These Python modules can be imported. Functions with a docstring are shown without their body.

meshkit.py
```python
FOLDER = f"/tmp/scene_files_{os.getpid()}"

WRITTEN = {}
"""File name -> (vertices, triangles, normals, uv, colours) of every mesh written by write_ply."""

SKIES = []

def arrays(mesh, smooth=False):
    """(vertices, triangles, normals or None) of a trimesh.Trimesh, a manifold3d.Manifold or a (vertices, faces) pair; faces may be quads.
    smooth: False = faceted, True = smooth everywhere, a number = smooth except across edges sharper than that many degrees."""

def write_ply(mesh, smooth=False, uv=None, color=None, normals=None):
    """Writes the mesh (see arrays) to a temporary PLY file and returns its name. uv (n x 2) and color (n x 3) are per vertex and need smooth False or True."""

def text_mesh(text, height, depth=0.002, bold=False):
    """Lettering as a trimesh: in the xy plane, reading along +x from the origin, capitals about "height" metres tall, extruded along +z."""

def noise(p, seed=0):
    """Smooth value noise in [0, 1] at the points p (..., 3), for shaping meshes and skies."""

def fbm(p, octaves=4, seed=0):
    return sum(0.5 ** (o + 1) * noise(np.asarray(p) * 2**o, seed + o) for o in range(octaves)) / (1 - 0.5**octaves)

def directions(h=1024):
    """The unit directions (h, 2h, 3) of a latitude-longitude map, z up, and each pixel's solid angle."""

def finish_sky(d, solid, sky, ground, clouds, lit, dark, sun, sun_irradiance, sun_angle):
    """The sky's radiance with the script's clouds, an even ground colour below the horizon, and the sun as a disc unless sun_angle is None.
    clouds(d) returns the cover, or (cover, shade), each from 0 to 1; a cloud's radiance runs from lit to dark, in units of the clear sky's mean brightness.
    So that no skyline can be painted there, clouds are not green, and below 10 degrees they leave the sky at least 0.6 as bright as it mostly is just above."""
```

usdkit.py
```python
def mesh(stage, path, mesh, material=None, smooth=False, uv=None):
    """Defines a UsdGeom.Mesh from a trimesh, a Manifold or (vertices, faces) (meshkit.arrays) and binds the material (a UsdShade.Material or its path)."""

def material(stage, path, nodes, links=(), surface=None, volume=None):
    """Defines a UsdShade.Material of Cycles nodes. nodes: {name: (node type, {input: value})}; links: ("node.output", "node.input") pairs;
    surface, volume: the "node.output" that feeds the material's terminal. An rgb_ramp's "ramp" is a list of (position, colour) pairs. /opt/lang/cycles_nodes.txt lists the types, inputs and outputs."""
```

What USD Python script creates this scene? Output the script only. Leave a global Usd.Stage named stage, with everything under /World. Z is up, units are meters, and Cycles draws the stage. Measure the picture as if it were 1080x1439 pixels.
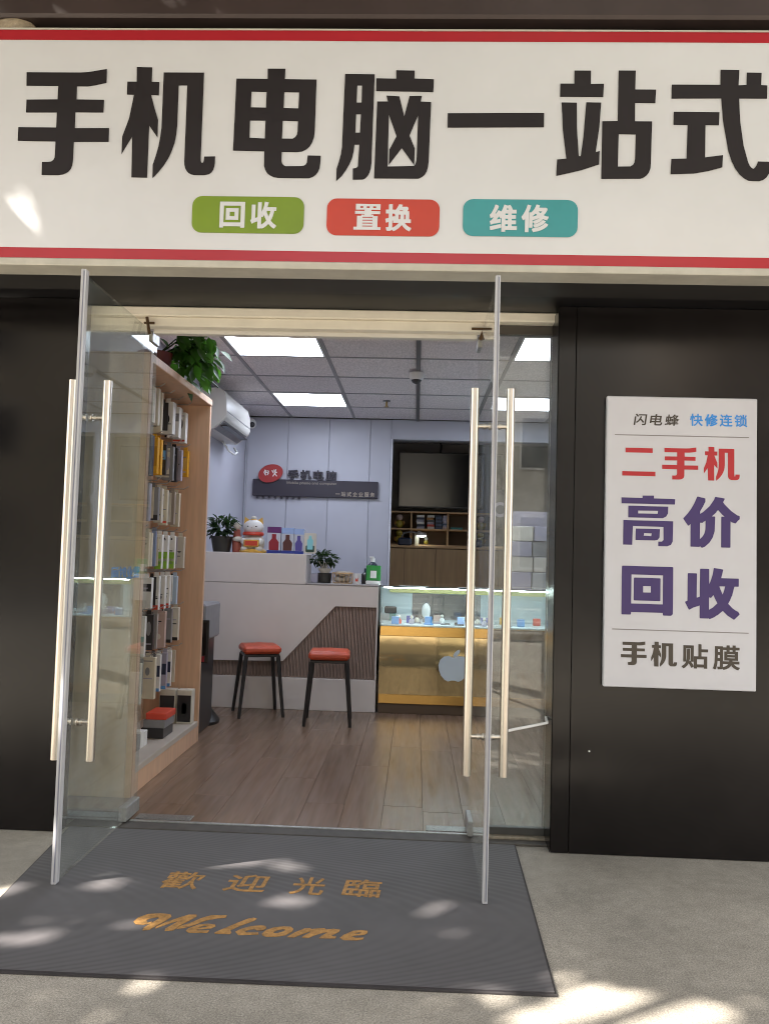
import math, random, numpy as np, trimesh, usdkit, meshkit
from shapely.geometry import Polygon, Point, box as rect
from shapely import affinity, union_all
from pxr import Usd, UsdGeom, UsdLux, UsdShade, Gf, Sdf

stage = Usd.Stage.CreateInMemory()
UsdGeom.SetStageUpAxis(stage, UsdGeom.Tokens.z)
UsdGeom.Xform.Define(stage, '/World')

# ------------------------------------------------------------------ camera, sky, sun, exposure
EXPOSURE = 2.54
SKY = 0.07
SUN = 1.25
SUN_TO = np.array([-0.66, -0.32, 0.68]); SUN_TO /= np.linalg.norm(SUN_TO)
LED = 2.45

cam = UsdGeom.Camera.Define(stage, '/World/camera')
yaw, pitch, roll = -0.0394, 0.0557, 0.0288
EYE = np.array([0.0, 0.0, 1.15])
_f = np.array([math.sin(yaw) * math.cos(pitch), math.cos(yaw) * math.cos(pitch), math.sin(pitch)])
_r = np.array([math.cos(yaw), -math.sin(yaw), 0.0]); _u = np.cross(_r, _f)
_r2 = math.cos(roll) * _r + math.sin(roll) * _u; _u2 = -math.sin(roll) * _r + math.cos(roll) * _u
cam.AddTransformOp().Set(Gf.Matrix4d(*_r2, 0, *_u2, 0, *(-_f), 0, *EYE, 1))
cam.CreateHorizontalApertureAttr(36.0); cam.CreateVerticalApertureAttr(48.0)
cam.CreateFocalLengthAttr(36.0 * 1166.03 / 1080)
cam.CreateClippingRangeAttr(Gf.Vec2f(0.05, 2000))
cam.CreateExposureAttr(EXPOSURE)

elev, rot = math.asin(SUN_TO[2]), math.atan2(SUN_TO[0], SUN_TO[1])
skym = usdkit.material(stage, '/World/Looks/sky', {
    'tc': ('texture_coordinate', {}),
    'sky': ('sky_texture', {'sky_type': 'single_scattering', 'sun_disc': False, 'sun_elevation': elev, 'sun_rotation': rot, 'aerosol_density': 1.5}),
    'n': ('noise_texture', {'scale': 2.2, 'detail': 6.0, 'roughness': 0.6, 'distortion': 0.3}),
    'cr': ('rgb_ramp', {'ramp': [(0.30, (0.0, 0, 0)), (0.55, (0.85, 0.85, 0.85)), (1, (1, 1, 1))]}),
    'mx': ('mix', {'mix_type': 'mix', 'color2': (8.2, 7.9, 7.3)}),
    'bg': ('background_shader', {'strength': SKY})},
    [('tc.generated', 'n.vector'), ('n.fac', 'cr.fac'), ('cr.color', 'mx.fac'), ('sky.color', 'mx.color1'), ('mx.color', 'bg.color')], surface='bg.background')
dome = UsdLux.DomeLight.Define(stage, '/World/sky')
UsdShade.MaterialBindingAPI.Apply(dome.GetPrim()).Bind(skym)
dome.GetPrim().SetCustomDataByKey('kind', 'structure')
sun = UsdLux.DistantLight.Define(stage, '/World/sun')
sun.CreateNormalizeAttr(True); sun.CreateIntensityAttr(SUN); sun.CreateAngleAttr(0.53); sun.CreateColorAttr(Gf.Vec3f(1.0, 0.93, 0.82))
_z = SUN_TO; _x = np.cross([0, 0, 1.0], _z); _x /= np.linalg.norm(_x); _y = np.cross(_z, _x)
sun.AddTransformOp().Set(Gf.Matrix4d(*_x, 0, *_y, 0, *_z, 0, 0, 0, 30, 1))

# ------------------------------------------------------------------ helpers
R = random.Random(7); NR = np.random.default_rng(7)
_used = {}
def _num(parent, name):
    k = (parent, name); n = _used.get(k, 0); _used[k] = n + 1
    return f'{parent}/{name}' if n == 0 else f'{parent}/{name}_{n:03d}'
_made = {}
def tag(prim, label=None, cat=None, group=None, kind=None):
    for k, v in (('label', label), ('category', cat), ('group', group), ('kind', kind)):
        if v: prim.SetCustomDataByKey(k, v)
class Thing:
    """A top-level Xform at the thing's base; meshes handed to part() are in world metres."""
    def __init__(s, name, label=None, cat=None, loc=(0, 0, 0), group=None, kind=None):
        s.path = _num('/World', name); s.loc = np.array(loc, float)
        x = UsdGeom.Xform.Define(stage, s.path); x.AddTranslateOp().Set(Gf.Vec3d(*s.loc))
        s.prim = x.GetPrim(); tag(s.prim, label, cat, group, kind)
    def part(s, name, mesh, mat, smooth=False, label=None, under=None, kind=None):
        mesh = mesh.copy(); mesh.apply_translation(-s.loc)
        p = _num(under or s.path, name)
        m = usdkit.mesh(stage, p, mesh, mat, smooth)
        tag(m.GetPrim(), label, None, None, kind)
        return p
def solo(name, mesh, mat, label=None, cat=None, group=None, kind=None, smooth=False, loc=None):
    p = _num('/World', name)
    loc = np.array(loc if loc is not None else [*(mesh.bounds.mean(0)[:2]), mesh.bounds[0][2]], float)
    mesh = mesh.copy(); mesh.apply_translation(-loc)
    m = usdkit.mesh(stage, p, mesh, mat, smooth); m.AddTranslateOp().Set(Gf.Vec3d(*loc))
    tag(m.GetPrim(), label, cat, group, kind); return p

def cat(*ms): return trimesh.util.concatenate([m for m in ms if m is not None])
def box(x0, x1, y0, y1, z0, z1, b=0.0):
    if x1 < x0: x0, x1 = x1, x0
    if y1 < y0: y0, y1 = y1, y0
    if b <= 0:
        m = trimesh.creation.box([x1 - x0, y1 - y0, z1 - z0]); m.apply_translation([(x0 + x1) / 2, (y0 + y1) / 2, (z0 + z1) / 2]); return m
    b = min(b, (x1 - x0) / 3, (y1 - y0) / 3, (z1 - z0) / 3); v = []
    for X, sx in ((x0, 1), (x1, -1)):
        for Y, sy in ((y0, 1), (y1, -1)):
            for Z, sz in ((z0, 1), (z1, -1)):
                v += [(X, Y + sy * b, Z + sz * b), (X + sx * b, Y, Z + sz * b), (X + sx * b, Y + sy * b, Z)]
    return trimesh.convex.convex_hull(np.array(v))
def spin(m, deg, at=(0, 0, 0), axis=(0, 0, 1)):
    m = m.copy(); m.apply_transform(trimesh.transformations.rotation_matrix(math.radians(deg), axis, at)); return m
def cyl(p, q, r, n=16, r2=None):
    p, q = np.array(p, float), np.array(q, float); d = q - p; L = np.linalg.norm(d)
    a = np.linspace(0, 2 * np.pi, n, endpoint=False); r2 = r if r2 is None else r2
    m = trimesh.creation.revolve([(0, 0), (r, 0), (r2, L), (0, L)], sections=n)
    m.apply_transform(trimesh.geometry.align_vectors([0, 0, 1], d / L)); m.apply_translation(p); return m
def tube(pts, rs, n=8):
    pts = np.asarray(pts, float); rs = np.broadcast_to(rs, len(pts)); t = np.gradient(pts, axis=0); t /= np.linalg.norm(t, axis=1)[:, None]
    ref = np.array([0, 0, 1.0]) if abs(t[:, 2]).mean() < 0.8 else np.array([1.0, 0, 0])
    a = np.cross(t, ref); a /= np.linalg.norm(a, axis=1)[:, None]; b = np.cross(t, a); th = np.arange(n) * 2 * np.pi / n
    v = (pts[:, None] + rs[:, None, None] * (np.cos(th)[None, :, None] * a[:, None] + np.sin(th)[None, :, None] * b[:, None])).reshape(-1, 3)
    f = []
    for i in range(len(pts) - 1):
        for j in range(n):
            k = (j + 1) % n; f += [[i * n + j, (i + 1) * n + j, (i + 1) * n + k], [i * n + j, (i + 1) * n + k, i * n + k]]
    c0, c1 = len(v), len(v) + 1; v = np.vstack([v, pts[0], pts[-1]]); o = (len(pts) - 1) * n
    for j in range(n):
        k = (j + 1) % n; f += [[c0, j, k], [c1, o + k, o + j]]
    return trimesh.Trimesh(v, f, process=False)
def lathe(profile, at, n=24):
    m = trimesh.creation.revolve(profile, sections=n); m.apply_translation(at); return m
def ball(c, r, sub=2):
    m = trimesh.creation.icosphere(sub, 1.0); m.apply_scale(np.broadcast_to(r, 3)); m.apply_translation(c); return m
def ext(poly, h):
    gs = [g for g in getattr(poly, 'geoms', [poly]) if g.area > 1e-9]
    return cat(*[trimesh.creation.extrude_polygon(g, h, engine='earcut') for g in gs])
def ext_xz(poly, y_back, h):
    """Polygon in (X, Z), its front face h in front of y_back, towards the street."""
    m = ext(poly, h); v = m.vertices.copy(); m.vertices = np.c_[v[:, 0], y_back - v[:, 2], v[:, 1]]; return m
def ext_xy(poly, z, h):
    m = ext(poly, h); m.apply_translation([0, 0, z]); return m
def ext_yz(poly, x, h):
    """Polygon in (Y, Z) extruded from x to x + h."""
    m = ext(poly, abs(h)); v = m.vertices.copy(); m.vertices = np.c_[x + v[:, 2] * (1 if h > 0 else -1), v[:, 0], v[:, 1]]
    if h < 0: m.invert()
    return m
def parse(s, k=1.0):
    out = []
    for pg in s.split('|'):
        rings = [[tuple(float(c) * k for c in p.split(',')) for p in ring.split(' ')] for ring in pg.split(';')]
        out.append(Polygon(rings[0], rings[1:]).buffer(0))
    return union_all(out)
def glyph_to(ch, x0, x1, z0, z1, shear=0.0, bold=0.0):
    p = parse(GLYPHS[ch])
    if bold: p = p.buffer(bold)
    if shear: p = affinity.affine_transform(p, [1, shear, 0, 1, 0, 0])
    a, b, c, d = p.bounds
    if d - b < 300: b, d = (b + d) / 2 - 420, (b + d) / 2 + 420  # a one-stroke character keeps its weight
    return affinity.affine_transform(p, [(x1 - x0) / (c - a), 0, 0, (z1 - z0) / (d - b), x0 - a * (x1 - x0) / (c - a), z0 - b * (z1 - z0) / (d - b)])
def rrect(x0, x1, z0, z1, r): return rect(x0 + r, z0 + r, x1 - r, z1 - r).buffer(r, 6)

# ------------------------------------------------------------------ materials
_m = {}
def pbr(name, color, rough=0.5, metal=0.0, vary=0.0, vscale=6.0, stretch=(1, 1, 1), bump=0.0, bscale=60.0, per=0.0, spec=0.5, coat=0.0, rvary=0.0, dist=0.004, trans=0.0):
    """Principled with colour varied by a noise in world space (vary), from object to object (per), and a fine bump."""
    if name in _m: return _m[name]
    c = np.array(color, float)
    nodes = {'p': ('principled_bsdf', {'base_color': tuple(c), 'roughness': rough, 'metallic': metal, 'specular_ior_level': spec, 'coat_weight': coat})}
    links = []; src = None
    if vary or bump or rvary:
        nodes['g'] = ('geometry', {}); nodes['mp'] = ('mapping', {'scale': tuple(stretch)}); links.append(('g.position', 'mp.vector'))
        if per:
            nodes['oi'] = ('object_info', {}); nodes['om'] = ('math', {'math_type': 'multiply', 'value2': 37.0}); nodes['av'] = ('vector_math', {'math_type': 'add'})
            links += [('oi.random', 'om.value1'), ('om.value', 'av.vector2'), ('g.position', 'av.vector1')]
            links[0] = ('av.vector', 'mp.vector')
    if vary:
        nodes['n'] = ('noise_texture', {'scale': vscale, 'detail': 5.0, 'roughness': 0.62})
        nodes['r'] = ('rgb_ramp', {'ramp': [(0.28, tuple(np.clip(c * (1 - vary), 0, 1))), (0.72, tuple(np.clip(c * (1 + vary), 0, 1)))]})
        links += [('mp.vector', 'n.vector'), ('n.fac', 'r.fac')]; src = 'r.color'
    if per:
        nodes.setdefault('oi', ('object_info', {}))
        nodes['pr'] = ('map_range', {'from_min': 0.0, 'from_max': 1.0, 'to_min': 1 - per, 'to_max': 1 + per}); links.append(('oi.random', 'pr.value'))
        nodes['h'] = ('hsv', {'color': tuple(c)}); links.append(('pr.result', 'h.value'))
        if src: links.append((src, 'h.color'))
        src = 'h.color'
    if src: links.append((src, 'p.base_color'))
    if rvary:
        nodes['rn'] = ('noise_texture', {'scale': vscale * 0.7, 'detail': 4.0}); nodes['rm'] = ('map_range', {'from_min': 0.3, 'from_max': 0.7, 'to_min': max(0.02, rough - rvary), 'to_max': rough + rvary, 'clamp': True})
        links += [('mp.vector', 'rn.vector'), ('rn.fac', 'rm.value'), ('rm.result', 'p.roughness')]
    if bump:
        nodes['bn'] = ('noise_texture', {'scale': bscale, 'detail': 3.0}); nodes['b'] = ('bump', {'strength': bump, 'distance': dist})
        links += [('mp.vector', 'bn.vector'), ('bn.fac', 'b.height'), ('b.normal', 'p.normal')]
    _m[name] = usdkit.material(stage, f'/World/Looks/{name}', nodes, links, surface='p.BSDF'); return _m[name]
def emit(name, color, strength):
    if name not in _m: _m[name] = usdkit.material(stage, f'/World/Looks/{name}', {'e': ('emission', {'color': color, 'strength': strength})}, surface='e.emission')
    return _m[name]
def pane(name, tint=(0.93, 0.96, 0.95), gain=1.0, haze=0.0):
    """A window pane: clear, with a mirror reflection that grows towards grazing angles, the same from both sides; haze is smears and dust, on the side glass also a painted veil of reflections."""
    if name in _m: return _m[name]
    nodes = {'lw': ('layer_weight', {'blend': 0.5}), 'pw': ('math', {'math_type': 'power', 'value2': 5.0}), 'ma': ('math', {'math_type': 'multiply_add', 'value2': 0.96 * gain, 'value3': 0.04 * gain, 'use_clamp': True}),
             't': ('transparent_bsdf', {'color': tint}), 'gl': ('glossy_bsdf', {'color': (1, 1, 1), 'roughness': 0.005}), 'mx': ('mix_closure', {})}
    links = [('lw.facing', 'pw.value1'), ('pw.value', 'ma.value1'), ('ma.value', 'mx.fac'), ('t.BSDF', 'mx.closure1'), ('gl.BSDF', 'mx.closure2')]
    out = 'mx.closure'
    if haze:
        nodes['d'] = ('diffuse_bsdf', {'color': (0.5, 0.5, 0.48)}); nodes['m2'] = ('mix_closure', {'fac': haze}); nodes['hg'] = ('geometry', {}); nodes['hn'] = ('noise_texture', {'scale': 3.5, 'detail': 6.0, 'roughness': 0.7, 'distortion': 1.2}); nodes['hr'] = ('map_range', {'from_min': 0.38, 'from_max': 0.7, 'to_min': haze * 0.35, 'to_max': haze * 2.2, 'clamp': True}); links += [('hg.position', 'hn.vector'), ('hn.fac', 'hr.value'), ('hr.result', 'm2.fac')]
        links += [('mx.closure', 'm2.closure1'), ('d.BSDF', 'm2.closure2')]; out = 'm2.closure'
    _m[name] = usdkit.material(stage, f'/World/Looks/{name}', nodes, links, surface=out); return _m[name]
def leafmat(name, color, tl=0.35):
    if name in _m: return _m[name]
    c = np.array(color)
    _m[name] = usdkit.material(stage, f'/World/Looks/{name}', {'g': ('geometry', {}), 'r': ('rgb_ramp', {'ramp': [(0, tuple(c * 0.6)), (0.5, tuple(c)), (1, tuple(np.clip(c * np.array([1.6, 1.45, 1.1]), 0, 1)))]}),
        'p': ('principled_bsdf', {'roughness': 0.42}), 't': ('translucent_bsdf', {'color': tuple(np.clip(c * np.array([1.5, 1.9, 0.8]), 0, 1))}), 'm': ('mix_closure', {'fac': tl})},
        [('g.random_per_island', 'r.fac'), ('r.color', 'p.base_color'), ('p.BSDF', 'm.closure1'), ('t.BSDF', 'm.closure2')], surface='m.closure'); return _m[name]

BLACK = pbr('black_panel', (0.0075, 0.006, 0.006), 0.18, spec=0.36, vary=0.6, vscale=1.4, rvary=0.1, bump=0.05, bscale=3.0, dist=0.01)
BLACK_GLOSS = pbr('black_gloss', (0.006, 0.0055, 0.0065), 0.35, spec=0.12, vary=0.3, vscale=3.0, rvary=0.06)
BROWN = pbr('brown_fascia', (0.045, 0.03, 0.028), 0.4, vary=0.2, vscale=3)
VINYL = pbr('sign_vinyl', (0.585, 0.59, 0.605), 0.26, vary=0.05, vscale=1.3, bump=0.4, bscale=2.6, dist=0.02)
CREAM = pbr('cream_trim', (0.45, 0.43, 0.37), 0.45, vary=0.12, vscale=9)
HEADER = pbr('header_cream', (0.86, 0.80, 0.68), 0.4, vary=0.06, vscale=9)
RED = pbr('sign_red', (0.36, 0.017, 0.026), 0.3, vary=0.06, vscale=2.0)
INK = pbr('letter_black', (0.02, 0.016, 0.017), 0.45, spec=0.25, vary=0.12, vscale=3)
GREEN = pbr('tag_green', (0.16, 0.245, 0.007), 0.35, vary=0.06, vscale=8)
ORANGE = pbr('tag_red', (0.45, 0.038, 0.014), 0.35, vary=0.06, vscale=8)
TEAL = pbr('tag_teal', (0.04, 0.26, 0.275), 0.35, vary=0.06, vscale=8)
POSTER = pbr('poster_white', (0.545, 0.545, 0.585), 0.33, vary=0.04, vscale=4)
PRED = pbr('poster_red', (0.42, 0.015, 0.022), 0.4); PURPLE = pbr('poster_purple', (0.042, 0.022, 0.125), 0.4)
PINK_INK = pbr('poster_brown', (0.05, 0.04, 0.03), 0.4); BLUE_INK = pbr('poster_blue', (0.03, 0.25, 0.68), 0.4); GREYL = pbr('poster_line', (0.2, 0.18, 0.18), 0.5)
STEEL = pbr('brushed_steel', (0.64, 0.585, 0.515), 0.3, metal=1.0, vary=0.05, vscale=2.5)
DULLSTEEL = pbr('dull_steel', (0.42, 0.42, 0.41), 0.42, metal=0.9, vary=0.25, vscale=60)
GLASS = pane('door_glass', (0.93, 0.955, 0.945), 1.1, 0.03)
SIDEGLASS = pane('side_glass', (0.92, 0.94, 0.925), 1.35, 0.08)  # stronger haze also paints in the pale veil of reflections
CASEGLASS = pane('case_glass', (0.95, 0.985, 0.98), 1.0)
EDGE = pbr('glass_edge', (0.40, 0.40, 0.42), 0.22, vary=0.35, vscale=4, stretch=(30, 30, 0.8), spec=0.7)
GROOVE = pbr('seal_groove', (0.16, 0.17, 0.22), 0.3, vary=0.3, vscale=5)
SHELFWOOD = pbr('shelf_wood', (0.64, 0.41, 0.27), 0.45, vary=0.12, vscale=4, stretch=(9, 9, 0.8), bump=0.04, bscale=30)
ENDWOOD = pbr('end_panel_wood', (0.80, 0.60, 0.39), 0.45, vary=0.10, vscale=4, stretch=(9, 9, 0.8))
PLANK = pbr('floor_plank', (0.19, 0.122, 0.083), 0.27, vary=0.20, vscale=2.6, stretch=(14, 1.0, 1), per=0.13, bump=0.04, bscale=20, rvary=0.07)
JOINT = pbr('floor_joint', (0.06, 0.042, 0.032), 0.8)
WALLW = pbr('wall_white', (0.445, 0.45, 0.515), 0.45, vary=0.03, vscale=2, per=0.02)
WALLJ = pbr('wall_joint', (0.39, 0.40, 0.46), 0.7)
TILE = pbr('ceiling_tile', (0.74, 0.68, 0.69), 0.85, vary=0.2, vscale=7, stretch=(14, 3, 1), per=0.05, bump=0.4, bscale=40)
GRID = pbr('ceiling_grid', (0.30, 0.28, 0.29), 0.5)
LEDM = emit('led_panel', (0.86, 0.94, 1.10), LED)
LEDFR = pbr('led_frame', (0.6, 0.6, 0.6), 0.4)
COUNTERW = pbr('counter_white', (0.66, 0.605, 0.565), 0.35, vary=0.04, vscale=3)
SLAT = pbr('slat_wood', (0.30, 0.215, 0.175), 0.5, vary=0.2, vscale=5, stretch=(20, 20, 1))
DARKGAP = pbr('slat_gap', (0.07, 0.05, 0.042), 0.7)
GOLD = pbr('gold_trim', (0.75, 0.46, 0.14), 0.2, metal=1.0, vary=0.12, vscale=2)
GOLDMIR = pbr('gold_mirror', (0.50, 0.39, 0.21), 0.045, metal=1.0, vary=0.05, vscale=2)
BROWNBASE = pbr('case_base', (0.10, 0.062, 0.035), 0.4)
CUSHION = pbr('cushion_red', (0.52, 0.075, 0.03), 0.42, vary=0.12, vscale=14, bump=0.1, bscale=180)
BLACKMETAL = pbr('black_metal', (0.02, 0.018, 0.017), 0.4, vary=0.2, vscale=20)
WHITE = pbr('plain_white', (0.72, 0.71, 0.69), 0.4, vary=0.04, vscale=12)
OFFWHITE = pbr('off_white', (0.62, 0.58, 0.50), 0.45, vary=0.06, vscale=12)
CREAMBOX = pbr('cream_box', (0.60, 0.54, 0.42), 0.45, vary=0.08, vscale=16)
DARK = pbr('dark_plastic', (0.03, 0.028, 0.03), 0.3); GREYP = pbr('grey_plastic', (0.22, 0.22, 0.23), 0.4, vary=0.1, vscale=20)
NAVY = pbr('navy_card', (0.018, 0.025, 0.055), 0.4, vary=0.2, vscale=20); YELLOW = pbr('yellow_card', (0.72, 0.37, 0.02), 0.4, vary=0.06, vscale=20)
LIME = pbr('lime_card', (0.24, 0.46, 0.04), 0.45); TEALC = pbr('teal_card', (0.03, 0.25, 0.24), 0.45); REDC = pbr('red_card', (0.60, 0.06, 0.03), 0.4)
PALEPINK = pbr('pale_pink_card', (0.50, 0.36, 0.32), 0.5); SKYB = pbr('sky_blue_card', (0.10, 0.30, 0.62), 0.4); LILAC = pbr('lilac_card', (0.36, 0.34, 0.42), 0.4); MAROON = pbr('maroon', (0.30, 0.02, 0.035), 0.35)
CLEARPL = pane('blister', (0.92, 0.93, 0.93), 1.2, 0.12)
BACKWOOD = pbr('storage_wood', (0.50, 0.33, 0.165), 0.5, vary=0.12, vscale=3, stretch=(8, 8, 0.7)); BACKWOOD2 = pbr('storage_edge', (0.62, 0.40, 0.20), 0.5, vary=0.1, vscale=5)
CUBBACK = pbr('cubby_back', (0.16, 0.10, 0.05), 0.6)
SCREEN = pbr('tv_screen', (0.008, 0.008, 0.01), 0.12, spec=0.6); 
ACW = pbr('aircon_white', (0.62, 0.60, 0.56), 0.35, vary=0.04, vscale=4)
GOLDP = pbr('gold_paint', (0.72, 0.42, 0.08), 0.35, vary=0.1, vscale=30); MATGOLD = pbr('mat_gold', (0.31, 0.16, 0.042), 0.75, vary=0.45, vscale=55, bump=0.3, bscale=220)
TERRA = pbr('red_pot', (0.14, 0.02, 0.016), 0.5); POTB = pbr('dark_pot', (0.03, 0.027, 0.022), 0.4)
LEAF_IN = leafmat('indoor_leaf', (0.05, 0.13, 0.022)); LEAF_DK = leafmat('dark_leaf', (0.022, 0.05, 0.016)); LEAF_OUT = leafmat('tree_leaf', (0.055, 0.095, 0.02), 0.3)
BARK = pbr('bark', (0.16, 0.125, 0.09), 0.85, vary=0.4, vscale=9, bump=0.7, bscale=22, dist=0.02)
STONE = pbr('beige_stone', (0.36, 0.29, 0.2), 0.7, vary=0.35, vscale=40, bump=0.5, bscale=60)
GREENP = pbr('green_plastic', (0.015, 0.26, 0.045), 0.35)

# ground: speckled concrete with stains; the mat: fine ribs across the doorway
GROUND = usdkit.material(stage, '/World/Looks/pavement', {
    'g': ('geometry', {}), 'n1': ('noise_texture', {'scale': 190.0, 'detail': 4.0, 'roughness': 0.8}), 'n2': ('noise_texture', {'scale': 1.1, 'detail': 6.0, 'roughness': 0.65}), 'n3': ('noise_texture', {'scale': 21.0, 'detail': 5.0, 'roughness': 0.7}),
    'v': ('voronoi_texture', {'scale': 95.0}), 'rv': ('rgb_ramp', {'ramp': [(0.0, (1.5, 1.47, 1.4)), (0.16, (1.0, 1.0, 1.0)), (1.0, (1, 1, 1))]}),
    'r1': ('rgb_ramp', {'ramp': [(0.36, (0.16, 0.148, 0.13)), (0.47, (0.27, 0.25, 0.222)), (0.53, (0.315, 0.293, 0.262)), (0.66, (0.47, 0.44, 0.40))]}),
    'r2': ('rgb_ramp', {'ramp': [(0.25, (0.60, 0.59, 0.57)), (0.75, (1.2, 1.18, 1.15))]}), 'r3': ('rgb_ramp', {'ramp': [(0.3, (0.84, 0.84, 0.84)), (0.7, (1.12, 1.12, 1.12))]}),
    'm': ('mix', {'mix_type': 'multiply', 'fac': 1.0}), 'm2': ('mix', {'mix_type': 'multiply', 'fac': 1.0}), 'm3': ('mix', {'mix_type': 'multiply', 'fac': 1.0}), 'b': ('bump', {'strength': 0.35, 'distance': 0.002}), 'p': ('principled_bsdf', {'roughness': 0.88})},
    [('g.position', 'n1.vector'), ('g.position', 'n2.vector'), ('g.position', 'n3.vector'), ('g.position', 'v.vector'), ('v.distance', 'rv.fac'), ('n1.fac', 'r1.fac'), ('n2.fac', 'r2.fac'), ('n3.fac', 'r3.fac'), ('r1.color', 'm.color1'), ('r2.color', 'm.color2'),
     ('m.color', 'm2.color1'), ('r3.color', 'm2.color2'), ('m2.color', 'm3.color1'), ('rv.color', 'm3.color2'), ('m3.color', 'p.base_color'), ('n1.fac', 'b.height'), ('b.normal', 'p.normal')], surface='p.BSDF')
MATM = usdkit.material(stage, '/World/Looks/mat_rib', {
    'g': ('geometry', {}), 'w': ('wave_texture', {'wave_type': 'bands', 'bands_direction': 'y', 'profile': 'sine', 'scale': 44.0, 'distortion': 0.0, 'detail': 2.0, 'detail_scale': 3.0}),
    'n': ('noise_texture', {'scale': 3.0, 'detail': 6.0, 'roughness': 0.7}), 'n3': ('noise_texture', {'scale': 500.0}), 
    'r': ('rgb_ramp', {'ramp': [(0.25, (0.018, 0.0155, 0.0185)), (0.75, (0.047, 0.041, 0.0475))]}), 'rw': ('rgb_ramp', {'ramp': [(0.1, (0.9, 0.9, 0.9)), (0.7, (1.02, 1.02, 1.02))]}),
    'r3': ('rgb_ramp', {'ramp': [(0.74, (1, 1, 1)), (0.82, (3.0, 2.9, 2.8))]}),
    'm': ('mix', {'mix_type': 'multiply', 'fac': 1.0}), 'm3': ('mix', {'mix_type': 'multiply', 'fac': 1.0}), 'b': ('bump', {'strength': 0.25, 'distance': 0.002}), 'p': ('principled_bsdf', {'roughness': 0.75, 'sheen_weight': 0.15})},
    [('g.position', 'w.vector'), ('g.position', 'n.vector'), ('g.position', 'n3.vector'), ('n.fac', 'r.fac'), ('w.fac', 'rw.fac'), ('n3.fac', 'r3.fac'), ('r.color', 'm.color1'), ('rw.color', 'm.color2'), ('m.color', 'm3.color1'), ('r3.color', 'm3.color2'),
     ('m3.color', 'p.base_color'), ('w.fac', 'b.height'), ('b.normal', 'p.normal')], surface='p.BSDF')

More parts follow.
